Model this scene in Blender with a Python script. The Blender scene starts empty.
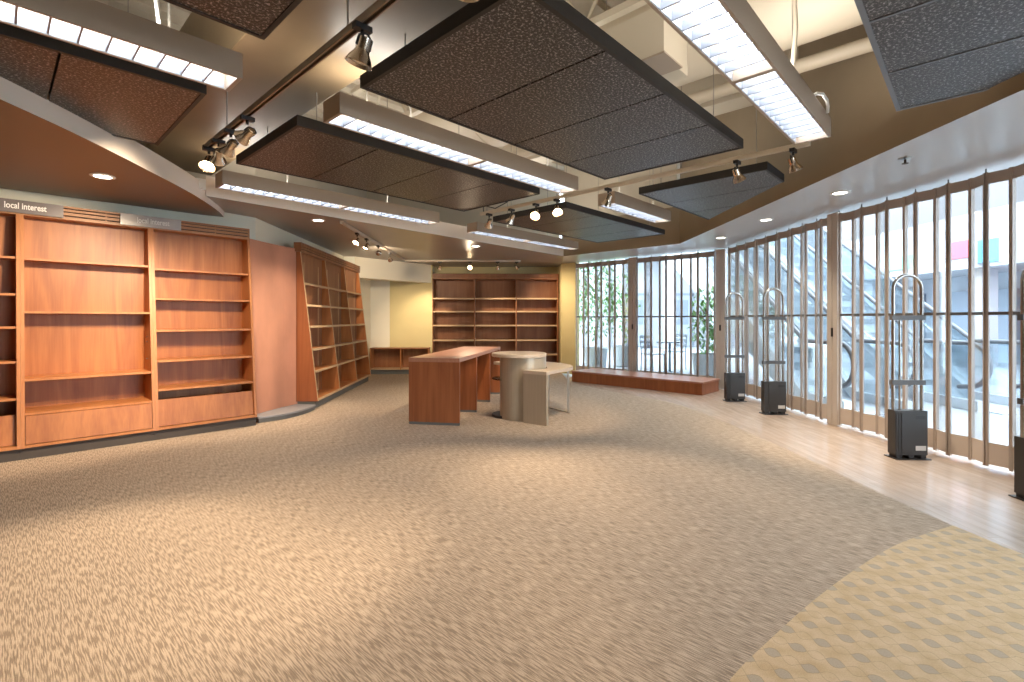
import bpy, bmesh, math, random
from mathutils import Vector, Matrix
C = bpy.context.scene.collection
PI = math.pi
rnd = random.Random(7)

# ------------------------------------------------------------------ building grid
# the shop is laid out on a 45 degree grid; "a" and "b" are its two diagonal axes
GA = math.radians(46.6)
A = Vector((math.cos(GA), math.sin(GA), 0))
B = Vector((-math.sin(GA), math.cos(GA), 0))
def ab(a, b, z=0.0):
    v = A * a + B * b
    return Vector((v.x, v.y, z))

# ------------------------------------------------------------------ materials
def nmat(name):
    m = bpy.data.materials.new(name); m.use_nodes = True
    nt = m.node_tree
    return m, nt, nt.nodes['Principled BSDF']
def mat(name, col, rough=0.6, metal=0.0, spec=0.5, noise=None, bump=None, emit=None, es=0.0):
    """noise = (scale vector, amount); bump = (scale, strength)"""
    m, nt, p = nmat(name)
    p.inputs['Base Color'].default_value = (*col, 1)
    p.inputs['Roughness'].default_value = rough
    p.inputs['Metallic'].default_value = metal
    p.inputs['Specular IOR Level'].default_value = spec
    if noise or bump:
        tc = nt.nodes.new('ShaderNodeTexCoord')
    if noise:
        mp = nt.nodes.new('ShaderNodeMapping'); mp.inputs['Scale'].default_value = noise[0]
        nt.links.new(tc.outputs['Object'], mp.inputs['Vector'])
        n = nt.nodes.new('ShaderNodeTexNoise'); n.inputs['Scale'].default_value = 1.0
        n.inputs['Detail'].default_value = 4
        nt.links.new(mp.outputs['Vector'], n.inputs['Vector'])
        r = nt.nodes.new('ShaderNodeValToRGB')
        k = noise[1]
        r.color_ramp.elements[0].position = 0.3; r.color_ramp.elements[1].position = 0.7
        r.color_ramp.elements[0].color = (*[c * (1 - k) for c in col], 1)
        r.color_ramp.elements[1].color = (*[min(1, c * (1 + k)) for c in col], 1)
        nt.links.new(n.outputs['Fac'], r.inputs['Fac'])
        nt.links.new(r.outputs['Color'], p.inputs['Base Color'])
    if bump:
        n2 = nt.nodes.new('ShaderNodeTexNoise'); n2.inputs['Scale'].default_value = bump[0]
        n2.inputs['Detail'].default_value = 3
        nt.links.new(tc.outputs['Object'], n2.inputs['Vector'])
        b = nt.nodes.new('ShaderNodeBump'); b.inputs['Strength'].default_value = bump[1]
        b.inputs['Distance'].default_value = 0.01
        nt.links.new(n2.outputs['Fac'], b.inputs['Height'])
        nt.links.new(b.outputs['Normal'], p.inputs['Normal'])
    if emit:
        p.inputs['Emission Color'].default_value = (*emit, 1)
        p.inputs['Emission Strength'].default_value = es
    return m
def emis(name, col, s):
    m = bpy.data.materials.new(name); m.use_nodes = True
    nt = m.node_tree; nt.nodes.clear()
    e = nt.nodes.new('ShaderNodeEmission'); o = nt.nodes.new('ShaderNodeOutputMaterial')
    e.inputs['Color'].default_value = (*col, 1); e.inputs['Strength'].default_value = s
    nt.links.new(e.outputs[0], o.inputs['Surface'])
    return m
def wood(name, col, dark, rough=0.42, sc=(3, 3, 0.35), spec=0.4):
    """veneer: long grain along local z"""
    m, nt, p = nmat(name)
    tc = nt.nodes.new('ShaderNodeTexCoord')
    mp = nt.nodes.new('ShaderNodeMapping'); mp.inputs['Scale'].default_value = sc
    nt.links.new(tc.outputs['Object'], mp.inputs['Vector'])
    n1 = nt.nodes.new('ShaderNodeTexNoise'); n1.inputs['Scale'].default_value = 2.2
    n1.inputs['Detail'].default_value = 5; n1.inputs['Distortion'].default_value = 1.2
    nt.links.new(mp.outputs['Vector'], n1.inputs['Vector'])
    mp2 = nt.nodes.new('ShaderNodeMapping'); mp2.inputs['Scale'].default_value = (sc[0] * 28, sc[1] * 28, sc[2] * 9)
    nt.links.new(tc.outputs['Object'], mp2.inputs['Vector'])
    n2 = nt.nodes.new('ShaderNodeTexNoise'); n2.inputs['Scale'].default_value = 1.0; n2.inputs['Detail'].default_value = 2
    nt.links.new(mp2.outputs['Vector'], n2.inputs['Vector'])
    ad = nt.nodes.new('ShaderNodeMath'); ad.operation = 'MULTIPLY_ADD'
    ad.inputs[1].default_value = 0.35
    nt.links.new(n2.outputs['Fac'], ad.inputs[0]); nt.links.new(n1.outputs['Fac'], ad.inputs[2])
    r = nt.nodes.new('ShaderNodeValToRGB')
    r.color_ramp.elements[0].position = 0.42; r.color_ramp.elements[1].position = 0.86
    r.color_ramp.elements[0].color = (*dark, 1); r.color_ramp.elements[1].color = (*col, 1)
    nt.links.new(ad.outputs[0], r.inputs['Fac'])
    nt.links.new(r.outputs['Color'], p.inputs['Base Color'])
    p.inputs['Roughness'].default_value = rough
    p.inputs['Specular IOR Level'].default_value = spec
    return m

M = {}
M['cherry'] = wood('cherry_veneer', (0.44, 0.162, 0.048), (0.26, 0.08, 0.022))
M['cherry_edge'] = wood('cherry_edge', (0.50, 0.20, 0.068), (0.36, 0.13, 0.042))
M['cherry_dark'] = wood('cherry_dark', (0.35, 0.155, 0.07), (0.25, 0.10, 0.045))
M['cherry_red'] = wood('cherry_red', (0.38, 0.125, 0.045), (0.24, 0.07, 0.026), sc=(5, 5, 0.3))
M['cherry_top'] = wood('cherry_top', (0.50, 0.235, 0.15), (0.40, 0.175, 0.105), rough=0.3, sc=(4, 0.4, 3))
M['crown'] = wood('crown_wood', (0.47, 0.22, 0.09), (0.36, 0.155, 0.06), sc=(0.3, 3, 3))
M['slot'] = mat('slot_black', (0.03, 0.018, 0.012), 0.9)
M['kick'] = mat('kick_charcoal', (0.075, 0.062, 0.055), 0.8)
M['kick_grey'] = mat('kick_grey', (0.15, 0.15, 0.14), 0.8)
M['tan_edge'] = mat('tan_edging', (0.55, 0.37, 0.21), 0.5)
M['plinth_top'] = mat('plinth_laminate', (0.27, 0.275, 0.29), 0.45)
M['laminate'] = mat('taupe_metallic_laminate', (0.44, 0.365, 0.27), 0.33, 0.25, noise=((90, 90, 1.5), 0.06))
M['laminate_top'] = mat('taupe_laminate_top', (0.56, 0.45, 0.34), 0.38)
M['steel'] = mat('brushed_steel', (0.55, 0.53, 0.50), 0.3, 1.0)
M['dark_base'] = mat('dark_base', (0.05, 0.042, 0.035), 0.7)
M['pink'] = mat('terracotta_suede_paint', (0.52, 0.235, 0.145), 0.8, noise=((2.5, 2.5, 1.4), 0.16))
M['wall_green'] = mat('pale_sage_paint', (0.78, 0.77, 0.64), 0.8, noise=((1.2, 1.2, 1.2), 0.03))
M['wall_white'] = mat('ivory_paint', (0.80, 0.74, 0.58), 0.8, noise=((1.2, 1.2, 1.2), 0.03))
M['wall_yellow'] = mat('straw_paint', (0.68, 0.57, 0.29), 0.8, noise=((1.5, 1.5, 1.5), 0.04))
M['soffit'] = mat('taupe_satin_paint', (0.30, 0.265, 0.235), 0.36, noise=((0.9, 0.9, 0.9), 0.06))
M['soffit_brown'] = mat('brown_satin_soffit', (0.19, 0.125, 0.083), 0.42, noise=((0.9, 0.9, 0.9), 0.05))  # browner tone for the underside of the left ceiling
M['soffit_daylit'] = mat('daylit_satin_paint', (0.50, 0.49, 0.48), 0.3, noise=((0.9, 0.9, 0.9), 0.05))  # soffit taupe lifted to pale grey, daylight put into the colour
M['lip'] = mat('pale_taupe_paint', (0.74, 0.66, 0.58), 0.5)
M['fascia'] = mat('olive_brown_paint', (0.27, 0.21, 0.14), 0.45, noise=((1.1, 1.1, 1.1), 0.12))
M['deck'] = mat('deck_beige_paint', (0.55, 0.49, 0.39), 0.7, noise=((0.7, 0.7, 0.7), 0.08))
M['beam'] = mat('beam_olive_paint', (0.21, 0.145, 0.08), 0.4, noise=((1.4, 1.4, 1.4), 0.2))
M['pipe'] = mat('pipe_beige_paint', (0.56, 0.49, 0.38), 0.5)
M['fixture'] = mat('fixture_taupe', (0.38, 0.30, 0.23), 0.45, 0.2)
M['louvre'] = mat('louvre_aluminium', (0.28, 0.30, 0.34), 0.4, 0.3)
M['tube'] = emis('fluorescent_lamp', (0.92, 0.96, 1.0), 15.0)
M['uptube'] = emis('fluorescent_uplight', (1.0, 0.95, 0.87), 15.0)
M['panel_frame'] = mat('panel_frame_black', (0.022, 0.02, 0.02), 0.6)
M['panel_frame_daylit'] = mat('panel_frame_daylit', (0.16, 0.175, 0.20), 0.5)  # black frame colour lifted to bluish grey for painted daylight highlights
M['track'] = mat('track_bronze', (0.30, 0.225, 0.165), 0.4, 0.5)
M['track_white'] = mat('track_cream', (0.66, 0.58, 0.46), 0.45)
M['black'] = mat('black_plastic', (0.018, 0.016, 0.016), 0.45)
M['chrome'] = mat('spot_chrome', (0.72, 0.60, 0.48), 0.2, 1.0)
M['bulb'] = emis('halogen_bulb', (1.0, 0.72, 0.42), 16)
M['bulb_off'] = mat('lamp_lens', (0.7, 0.66, 0.58), 0.15)
M['downlight'] = emis('downlight_lens', (1.0, 0.93, 0.82), 7)
M['white'] = mat('white_plastic', (0.8, 0.8, 0.78), 0.4)
M['gate_metal'] = mat('gate_champagne_metal', (0.42, 0.36, 0.32), 0.42, 0.2)
M['gate_kick'] = mat('gate_kick_plate', (0.56, 0.49, 0.44), 0.4, 0.1)
M['gate_post'] = mat('gate_post_metal', (0.56, 0.50, 0.455), 0.45, 0.1)
M['gate_rail'] = mat('gate_rail_dark', (0.16, 0.16, 0.165), 0.4, 0.5)
M['ped_body'] = mat('pedestal_charcoal', (0.034, 0.031, 0.030), 0.38)
M['ped_tube'] = mat('pedestal_tube', (0.44, 0.42, 0.40), 0.22, 1.0)
M['ped_bar'] = mat('pedestal_bar', (0.10, 0.10, 0.105), 0.4)
M['label'] = mat('pedestal_sticker', (0.62, 0.60, 0.58), 0.5)
M['sign'] = mat('sign_smoked_acrylic', (0.20, 0.17, 0.165), 0.25, noise=((1.5, 3, 3), 0.25))
M['sign_glare'] = mat('sign_glare_acrylic', (0.42, 0.36, 0.32), 0.25, noise=((2.0, 3, 3), 0.3))  # same dark sign lightened, overexposure put into its colour
M['lettering'] = mat('sign_white_lettering', (0.9, 0.88, 0.86), 0.4)
M['lettering_glare'] = mat('sign_glare_lettering', (0.72, 0.66, 0.6), 0.4)  # white lettering toned down to look washed out by glare
M['ext_floor'] = mat('plaza_stone', (0.36, 0.38, 0.40), 0.35, noise=((1.4, 1.4, 1.4), 0.04))
M['ext_wall'] = mat('plaza_render', (0.40, 0.42, 0.45), 0.7, noise=((0.5, 0.5, 0.5), 0.05))
M['ext_panel'] = mat('plaza_upper_cladding', (0.145, 0.14, 0.145), 0.6)
M['ext_grey'] = mat('plaza_grey', (0.33, 0.37, 0.42), 0.6)
M['ext_dark'] = mat('plaza_dark', (0.20, 0.24, 0.29), 0.5)
M['rubber'] = mat('handrail_rubber', (0.13, 0.14, 0.16), 0.5)
M['esc_side'] = mat('escalator_cladding', (0.60, 0.64, 0.68), 0.35, 0.1)
M['esc_step'] = mat('escalator_step', (0.45, 0.48, 0.52), 0.45, 0.2)
M['red'] = mat('banner_red', (0.75, 0.10, 0.14), 0.5)
M['blue'] = mat('banner_blue', (0.10, 0.42, 0.72), 0.5)
M['green'] = mat('banner_green', (0.22, 0.55, 0.38), 0.5)
M['leaf'] = mat('leaf_green', (0.20, 0.38, 0.13), 0.5, noise=((9, 9, 9), 0.4))
M['bark'] = mat('bark', (0.20, 0.15, 0.11), 0.8)
M['pot'] = mat('planter_grey', (0.40, 0.43, 0.46), 0.6)
M['wire'] = mat('cable_black', (0.05, 0.045, 0.04), 0.5)
M['wire_steel'] = mat('suspension_wire', (0.35, 0.32, 0.28), 0.4, 0.6)

# acoustic tile: speckled wood wool
def m_tile():
    m, nt, p = nmat('acoustic_wood_wool')
    tc = nt.nodes.new('ShaderNodeTexCoord')
    n = nt.nodes.new('ShaderNodeTexNoise'); n.inputs['Scale'].default_value = 75; n.inputs['Detail'].default_value = 3
    n.inputs['Roughness'].default_value = 0.7
    nt.links.new(tc.outputs['Object'], n.inputs['Vector'])
    r = nt.nodes.new('ShaderNodeValToRGB'); e = r.color_ramp.elements
    e[0].position = 0.44; e[0].color = (0.014, 0.012, 0.011, 1)
    e[1].position = 0.66; e[1].color = (0.42, 0.39, 0.385, 1)
    k = e.new(0.54); k.color = (0.042, 0.036, 0.035, 1)
    nt.links.new(n.outputs['Fac'], r.inputs['Fac']); nt.links.new(r.outputs['Color'], p.inputs['Base Color'])
    b = nt.nodes.new('ShaderNodeBump'); b.inputs['Strength'].default_value = 0.3; b.inputs['Distance'].default_value = 0.003
    nt.links.new(n.outputs['Fac'], b.inputs['Height']); nt.links.new(b.outputs['Normal'], p.inputs['Normal'])
    p.inputs['Roughness'].default_value = 0.42; p.inputs['Specular IOR Level'].default_value = 0.6
    return m
M['tile'] = m_tile()

# main carpet: short streaks running along the b axis
def m_carpet():
    m, nt, p = nmat('streaked_carpet')
    tc = nt.nodes.new('ShaderNodeTexCoord')
    mr = nt.nodes.new('ShaderNodeMapping'); mr.inputs['Rotation'].default_value = (0, 0, -GA)
    nt.links.new(tc.outputs['Object'], mr.inputs['Vector'])
    ms = nt.nodes.new('ShaderNodeMapping'); ms.inputs['Scale'].default_value = (200, 14, 1)
    nt.links.new(mr.outputs['Vector'], ms.inputs['Vector'])
    n = nt.nodes.new('ShaderNodeTexNoise'); n.inputs['Scale'].default_value = 1; n.inputs['Detail'].default_value = 1
    n.inputs['Roughness'].default_value = 0.5
    nt.links.new(ms.outputs['Vector'], n.inputs['Vector'])
    r = nt.nodes.new('ShaderNodeValToRGB'); e = r.color_ramp.elements
    e[0].position = 0.42; e[0].color = (0.285, 0.222, 0.168, 1)
    e[1].position = 0.57; e[1].color = (0.50, 0.395, 0.303, 1)
    nt.links.new(n.outputs['Fac'], r.inputs['Fac'])
    # loop pile grain
    n2 = nt.nodes.new('ShaderNodeTexNoise'); n2.inputs['Scale'].default_value = 330; n2.inputs['Detail'].default_value = 1
    nt.links.new(tc.outputs['Object'], n2.inputs['Vector'])
    mx = nt.nodes.new('ShaderNodeMix'); mx.data_type = 'RGBA'; mx.blend_type = 'OVERLAY'
    mx.inputs['Factor'].default_value = 0.35
    nt.links.new(r.outputs['Color'], mx.inputs['A']); nt.links.new(n2.outputs['Color'], mx.inputs['B'])
    hs = nt.nodes.new('ShaderNodeHueSaturation')
    g = nt.nodes.new('ShaderNodeRGBToBW'); nt.links.new(n2.outputs['Color'], g.inputs[0]); nt.links.new(g.outputs[0], mx.inputs['B'])
    nt.links.new(mx.outputs['Result'], p.inputs['Base Color'])
    b = nt.nodes.new('ShaderNodeBump'); b.inputs['Strength'].default_value = 0.5; b.inputs['Distance'].default_value = 0.006
    nt.links.new(n.outputs['Fac'], b.inputs['Height']); nt.links.new(b.outputs['Normal'], p.inputs['Normal'])
    p.inputs['Roughness'].default_value = 0.95; p.inputs['Specular IOR Level'].default_value = 0.1
    nt.nodes.remove(hs)
    return m
M['carpet'] = m_carpet()

# patterned carpet: staggered pointed ovals on straw yellow, drawn with math nodes
def m_pattern():
    m, nt, p = nmat('oval_pattern_carpet')
    L = nt.links.new
    def math_(op, a, b=None, c=None):
        n = nt.nodes.new('ShaderNodeMath'); n.operation = op
        for i, v in enumerate((a, b, c)):
            if v is None: continue
            if isinstance(v, (int, float)): n.inputs[i].default_value = v
            else: L(v, n.inputs[i])
        return n.outputs[0]
    tc = nt.nodes.new('ShaderNodeTexCoord')
    wob = nt.nodes.new('ShaderNodeTexNoise'); wob.inputs['Scale'].default_value = 35
    L(tc.outputs['Object'], wob.inputs['Vector'])
    mr = nt.nodes.new('ShaderNodeMapping'); mr.inputs['Rotation'].default_value = (0, 0, -GA)
    L(tc.outputs['Object'], mr.inputs['Vector'])
    sp = nt.nodes.new('ShaderNodeSeparateXYZ'); L(mr.outputs['Vector'], sp.inputs[0])
    wv = math_('MULTIPLY_ADD', wob.outputs['Fac'], 0.012, -0.006)
    u = math_('ADD', sp.outputs['X'], wv); v = math_('ADD', sp.outputs['Y'], wv)
    du, dv = 0.0917, 0.118
    ui = math_('DIVIDE', u, du); col = math_('ROUND', ui)
    uf = math_('ABSOLUTE', math_('MULTIPLY', math_('SUBTRACT', ui, col), du))      # distance from the column line
    par = math_('MULTIPLY', math_('FLOORED_MODULO', col, 2.0), 0.5)
    vi = math_('ADD', math_('DIVIDE', v, dv), par)
    vf = math_('ABSOLUTE', math_('SUBTRACT', vi, math_('ROUND', vi)))               # 0 at an oval centre .. 0.5 between
    cs = math_('COSINE', math_('MULTIPLY', vf, 2 * PI * 1.0))                       # 1 at centre, 0 at the tip, -1 between
    half = math_('MULTIPLY', cs, 0.026)
    inside = math_('GREATER_THAN', math_('SUBTRACT', half, uf), 0.0)
    edge = math_('LESS_THAN', math_('ABSOLUTE', math_('SUBTRACT', math_('ABSOLUTE', half), uf)), 0.0018)
    edge_soft = math_('MULTIPLY', edge, math_('MULTIPLY_ADD', inside, 0.25, 0.45))
    fine = nt.nodes.new('ShaderNodeTexNoise'); fine.inputs['Scale'].default_value = 240
    L(tc.outputs['Object'], fine.inputs['Vector'])
    big = nt.nodes.new('ShaderNodeTexNoise'); big.inputs['Scale'].default_value = 14
    L(tc.outputs['Object'], big.inputs['Vector'])
    rb = nt.nodes.new('ShaderNodeValToRGB'); e = rb.color_ramp.elements
    e[0].position = 0.3; e[0].color = (0.52, 0.375, 0.225, 1); e[1].position = 0.72; e[1].color = (0.63, 0.475, 0.31, 1)
    L(big.outputs['Fac'], rb.inputs['Fac'])
    def mix(f, a, b):
        n = nt.nodes.new('ShaderNodeMix'); n.data_type = 'RGBA'
        if isinstance(f, float): n.inputs['Factor'].default_value = f
        else: L(f, n.inputs['Factor'])
        for k, v_ in (('A', a), ('B', b)):
            if isinstance(v_, tuple): n.inputs[k].default_value = v_
            else: L(v_, n.inputs[k])
        return n
    c1 = mix(math_('MULTIPLY', inside, 0.85), rb.outputs['Color'], (0.42, 0.35, 0.27, 1))
    c2 = mix(edge_soft, c1.outputs['Result'], (0.29, 0.225, 0.14, 1))
    g = mix(0.25, c2.outputs['Result'], (0.5, 0.5, 0.5, 1)); g.blend_type = 'OVERLAY'
    L(fine.outputs['Fac'], g.inputs['B'])
    L(g.outputs['Result'], p.inputs['Base Color'])
    p.inputs['Roughness'].default_value = 0.95; p.inputs['Specular IOR Level'].default_value = 0.1
    return m
M['pattern'] = m_pattern()

# pale wood flooring
def m_plank():
    m, nt, p = nmat('pale_maple_boards')
    tc = nt.nodes.new('ShaderNodeTexCoord')
    mr = nt.nodes.new('ShaderNodeMapping'); mr.inputs['Rotation'].default_value = (0, 0, PI / 2)
    nt.links.new(tc.outputs['Object'], mr.inputs['Vector'])
    br = nt.nodes.new('ShaderNodeTexBrick')
    br.inputs['Color1'].default_value = (0.53, 0.41, 0.325, 1); br.inputs['Color2'].default_value = (0.46, 0.35, 0.27, 1)
    br.inputs['Mortar'].default_value = (0.34, 0.21, 0.13, 1)
    br.inputs['Scale'].default_value = 1; br.inputs['Mortar Size'].default_value = 0.0012
    br.inputs['Brick Width'].default_value = 0.9; br.inputs['Row Height'].default_value = 0.075
    nt.links.new(mr.outputs['Vector'], br.inputs['Vector'])
    ms = nt.nodes.new('ShaderNodeMapping'); ms.inputs['Scale'].default_value = (14, 2.2, 1)
    nt.links.new(tc.outputs['Object'], ms.inputs['Vector'])
    n = nt.nodes.new('ShaderNodeTexNoise'); n.inputs['Scale'].default_value = 1.5; n.inputs['Detail'].default_value = 5
    nt.links.new(ms.outputs['Vector'], n.inputs['Vector'])
    mx = nt.nodes.new('ShaderNodeMix'); mx.data_type = 'RGBA'; mx.blend_type = 'OVERLAY'; mx.inputs['Factor'].default_value = 0.35
    nt.links.new(br.outputs['Color'], mx.inputs['A']); nt.links.new(n.outputs['Fac'], mx.inputs['B'])
    nt.links.new(mx.outputs['Result'], p.inputs['Base Color'])
    p.inputs['Roughness'].default_value = 0.24; p.inputs['Specular IOR Level'].default_value = 0.6
    n3 = nt.nodes.new('ShaderNodeTexNoise'); n3.inputs['Scale'].default_value = 9
    nt.links.new(tc.outputs['Object'], n3.inputs['Vector'])
    b = nt.nodes.new('ShaderNodeBump'); b.inputs['Strength'].default_value = 0.08; b.inputs['Distance'].default_value = 0.01
    nt.links.new(n3.outputs['Fac'], b.inputs['Height']); nt.links.new(b.outputs['Normal'], p.inputs['Normal'])
    return m
M['plank'] = m_plank()

def m_glass(name, tint, refl=0.10):
    m = bpy.data.materials.new(name); m.use_nodes = True
    nt = m.node_tree; nt.nodes.clear()
    o = nt.nodes.new('ShaderNodeOutputMaterial')
    t = nt.nodes.new('ShaderNodeBsdfTransparent'); t.inputs['Color'].default_value = (*tint, 1)
    g = nt.nodes.new('ShaderNodeBsdfGlossy'); g.inputs['Roughness'].default_value = 0.05
    f = nt.nodes.new('ShaderNodeFresnel'); f.inputs['IOR'].default_value = 1.4
    mx = nt.nodes.new('ShaderNodeMixShader')
    mm = nt.nodes.new('ShaderNodeMath'); mm.operation = 'MULTIPLY'; mm.inputs[1].default_value = refl * 6
    nt.links.new(f.outputs[0], mm.inputs[0]); nt.links.new(mm.outputs[0], mx.inputs['Fac'])
    nt.links.new(t.outputs[0], mx.inputs[1]); nt.links.new(g.outputs[0], mx.inputs[2])
    nt.links.new(mx.outputs[0], o.inputs['Surface'])
    return m
M['glass'] = m_glass('clear_polycarbonate', (0.95, 0.97, 0.98), 0.08)
M['esc_glass'] = m_glass('escalator_glass', (0.88, 0.94, 0.97), 0.12)
M['shelf_glass'] = m_glass('tinted_glass', (0.72, 0.74, 0.72), 0.15)

# ------------------------------------------------------------------ mesh helpers
class MB:
    def __init__(s): s.bm = bmesh.new()
    def box(s, x0, x1, y0, y1, z0, z1, mtx=None):
        vs = [s.bm.verts.new((x, y, z)) for z in (z0, z1) for y in (y0, y1) for x in (x0, x1)]
        for f in ((0, 2, 3, 1), (4, 5, 7, 6), (0, 1, 5, 4), (2, 6, 7, 3), (0, 4, 6, 2), (1, 3, 7, 5)):
            s.bm.faces.new([vs[i] for i in f])
        if mtx is not None: bmesh.ops.transform(s.bm, matrix=mtx, verts=vs)
        return s
    def prism(s, pts, z0, z1):
        """pts: xy outline, counter-clockwise"""
        ar = sum(pts[i][0] * pts[(i + 1) % len(pts)][1] - pts[(i + 1) % len(pts)][0] * pts[i][1] for i in range(len(pts)))
        if ar < 0: pts = list(reversed(pts))
        lo = [s.bm.verts.new((p[0], p[1], z0)) for p in pts]; hi = [s.bm.verts.new((p[0], p[1], z1)) for p in pts]
        s.bm.faces.new(list(reversed(lo))); s.bm.faces.new(hi)
        n = len(pts)
        for i in range(n): s.bm.faces.new((lo[i], lo[(i + 1) % n], hi[(i + 1) % n], hi[i]))
        return s
    def extrude_yz(s, pts, x0, x1):
        """outline in local y,z swept along x"""
        lo = [s.bm.verts.new((x0, p[0], p[1])) for p in pts]; hi = [s.bm.verts.new((x1, p[0], p[1])) for p in pts]
        n = len(pts)
        s.bm.faces.new(list(reversed(lo))); s.bm.faces.new(hi)
        for i in range(n): s.bm.faces.new((lo[i], lo[(i + 1) % n], hi[(i + 1) % n], hi[i]))
        return s
    def tube(s, pts, r, n=8, closed=False):
        pts = [Vector(p) for p in pts]
        rings = []
        for i, p in enumerate(pts):
            if i == 0: d = pts[1] - p
            elif i == len(pts) - 1: d = p - pts[-2]
            else: d = (pts[i + 1] - p).normalized() + (p - pts[i - 1]).normalized()
            d.normalize()
            up = Vector((0, 0, 1)) if abs(d.z) < 0.95 else Vector((1, 0, 0))
            u = d.cross(up).normalized(); v = d.cross(u).normalized()
            if rings and abs(d.z) >= 0.0:
                # keep the frame from twisting
                pu = rings[-1][1]; u2 = (pu - d * pu.dot(d))
                if u2.length > 1e-4: u = u2.normalized(); v = d.cross(u).normalized()
            rings.append(([s.bm.verts.new(p + (u * math.cos(2 * PI * k / n) + v * math.sin(2 * PI * k / n)) * r) for k in range(n)], u))
        for i in range(len(rings) - 1):
            a, b = rings[i][0], rings[i + 1][0]
            for k in range(n): s.bm.faces.new((a[k], a[(k + 1) % n], b[(k + 1) % n], b[k]))
        s.bm.faces.new(list(reversed(rings[0][0]))); s.bm.faces.new(rings[-1][0])
        return s
    def lathe(s, prof, n=24, cx=0, cy=0, mtx=None, cap=True):
        """prof: (r, z) pairs"""
        rings = []; allv = []
        for r, z in prof:
            ring = [s.bm.verts.new((cx + r * math.cos(2 * PI * k / n), cy + r * math.sin(2 * PI * k / n), z)) for k in range(n)]
            rings.append(ring); allv += ring
        for i in range(len(rings) - 1):
            for k in range(n): s.bm.faces.new((rings[i][k], rings[i][(k + 1) % n], rings[i + 1][(k + 1) % n], rings[i + 1][k]))
        if cap: s.bm.faces.new(list(reversed(rings[0]))); s.bm.faces.new(rings[-1])
        if mtx is not None: bmesh.ops.transform(s.bm, matrix=mtx, verts=allv)
        return s
    def quad(s, *p):
        s.bm.faces.new([s.bm.verts.new(q) for q in p]); return s
    def bar(s, p0, p1, w, h):
        """rectangular bar between two points, h vertical-ish"""
        p0 = Vector(p0); p1 = Vector(p1); d = p1 - p0; L = d.length; d.normalize()
        up = Vector((0, 0, 1)) if abs(d.z) < 0.95 else Vector((0, 1, 0))
        u = d.cross(up).normalized(); v = u.cross(d).normalized()
        m = Matrix((( d.x, u.x, v.x, p0.x), (d.y, u.y, v.y, p0.y), (d.z, u.z, v.z, p0.z), (0, 0, 0, 1)))
        return s.box(0, L, -w / 2, w / 2, -h / 2, h / 2, m)
    def mesh(s, name, smooth=False, bevel=0.0):
        if bevel > 0:
            es = [e for e in s.bm.edges if len(e.link_faces) == 2 and e.calc_face_angle(0) > 0.6]
            bmesh.ops.bevel(s.bm, geom=es, offset=bevel, segments=2, affect='EDGES', profile=0.6)
        bmesh.ops.recalc_face_normals(s.bm, faces=s.bm.faces)
        me = bpy.data.meshes.new(name); s.bm.to_mesh(me); s.bm.free()
        if smooth:
            for p in me.polygons: p.use_smooth = True
            me.set_sharp_from_angle(angle=math.radians(38))
        return me
    def build(s, name, m, parent=None, smooth=False, bevel=0.0, loc=None, label=None, kind=None):
        me = s.mesh(name, smooth, bevel); me.materials.append(m)
        o = bpy.data.objects.new(name, me); C.objects.link(o)
        if parent is not None: o.parent = parent
        if loc is not None: o.location = loc
        if label: o['label'] = label
        if kind: o['kind'] = kind
        return o

def tag(o, label, cat, group=None):
    o['label'] = label; o['category'] = cat
    if group: o['group'] = group
    return o
def thing(name, label, cat, loc=(0, 0, 0), rz=0.0, group=None):
    o = bpy.data.objects.new(name, None); C.objects.link(o)
    o.location = loc; o.rotation_euler = (0, 0, rz); o.empty_display_size = 0.1
    return tag(o, label, cat, group)
def struct(name, mb, m, **k):
    return mb.build(name, m, kind='structure', **k)
def link_copy(o, parent=None):
    c = o.copy(); C.objects.link(c)
    if parent is not None: c.parent = parent
    return c
def copy_tree(o, parent=None):
    c = link_copy(o, parent)
    for ch in list(o.children): copy_tree(ch, c)
    return c

# ================================================================== SETTING
SOF = 2.42        # underside of the dropped ceilings
DECK = 4.3
X_GATE = [(3.62, 8.40), (3.66, 5.62), (3.80, 4.35), (3.90, 3.4), (3.93, 1.2)]    # line of the front gate
FA = ab

# floors -----------------------------------------------------------
struct('floor_wood', MB().prism([(1.0, 8.7), (0.95, 9.4), (1.37, 10.6), (3.6, 8.55), (3.75, 5.62), (4.0, 4.3), (4.05, 1.0), (4.05, -3.2), (2.4, -3.2), (2.4, 6.0)], -0.05, -0.004), M['plank'])
arc = [(2.564, 2.85), (2.107, 2.64), (1.736, 2.41), (1.326, 2.12), (0.972, 1.84), (0.73, 1.635), (0.47, 1.36), (0.24, 1.05), (0.07, 0.7), (-0.05, 0.3), (-0.1, -0.2), (-0.1, -3.2)]
def smooth_poly(pts, n=4):
    out = []
    for i in range(len(pts) - 1):
        p0 = Vector(pts[max(i - 1, 0)]); p1 = Vector(pts[i]); p2 = Vector(pts[i + 1]); p3 = Vector(pts[min(i + 2, len(pts) - 1)])
        for k in range(n):
            t = k / n
            q = 0.5 * ((2 * p1) + (p2 - p0) * t + (2 * p0 - 5 * p1 + 4 * p2 - p3) * t * t + (3 * p1 - p0 - 3 * p2 + p3) * t ** 3)
            out.append((q.x, q.y))
    out.append(tuple(pts[-1])); return out
arc_s = smooth_poly(arc)
edge = smooth_poly([(2.564, 2.85), (2.535, 3.6), (2.53, 4.5), (2.44, 6.2), (2.30, 7.05), (1.85, 7.8), (1.35, 8.75), (1.12, 9.35)])
struct('floor', MB().prism(arc_s[::-1] + edge[1:] + [(1.1, 9.5), (1.1, 11.6), (-3.6, 11.6), (-3.6, 5.2), (-7.6, 1.2), (-7.6, -3.2)], -0.045, 0.0), M['carpet'])
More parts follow.
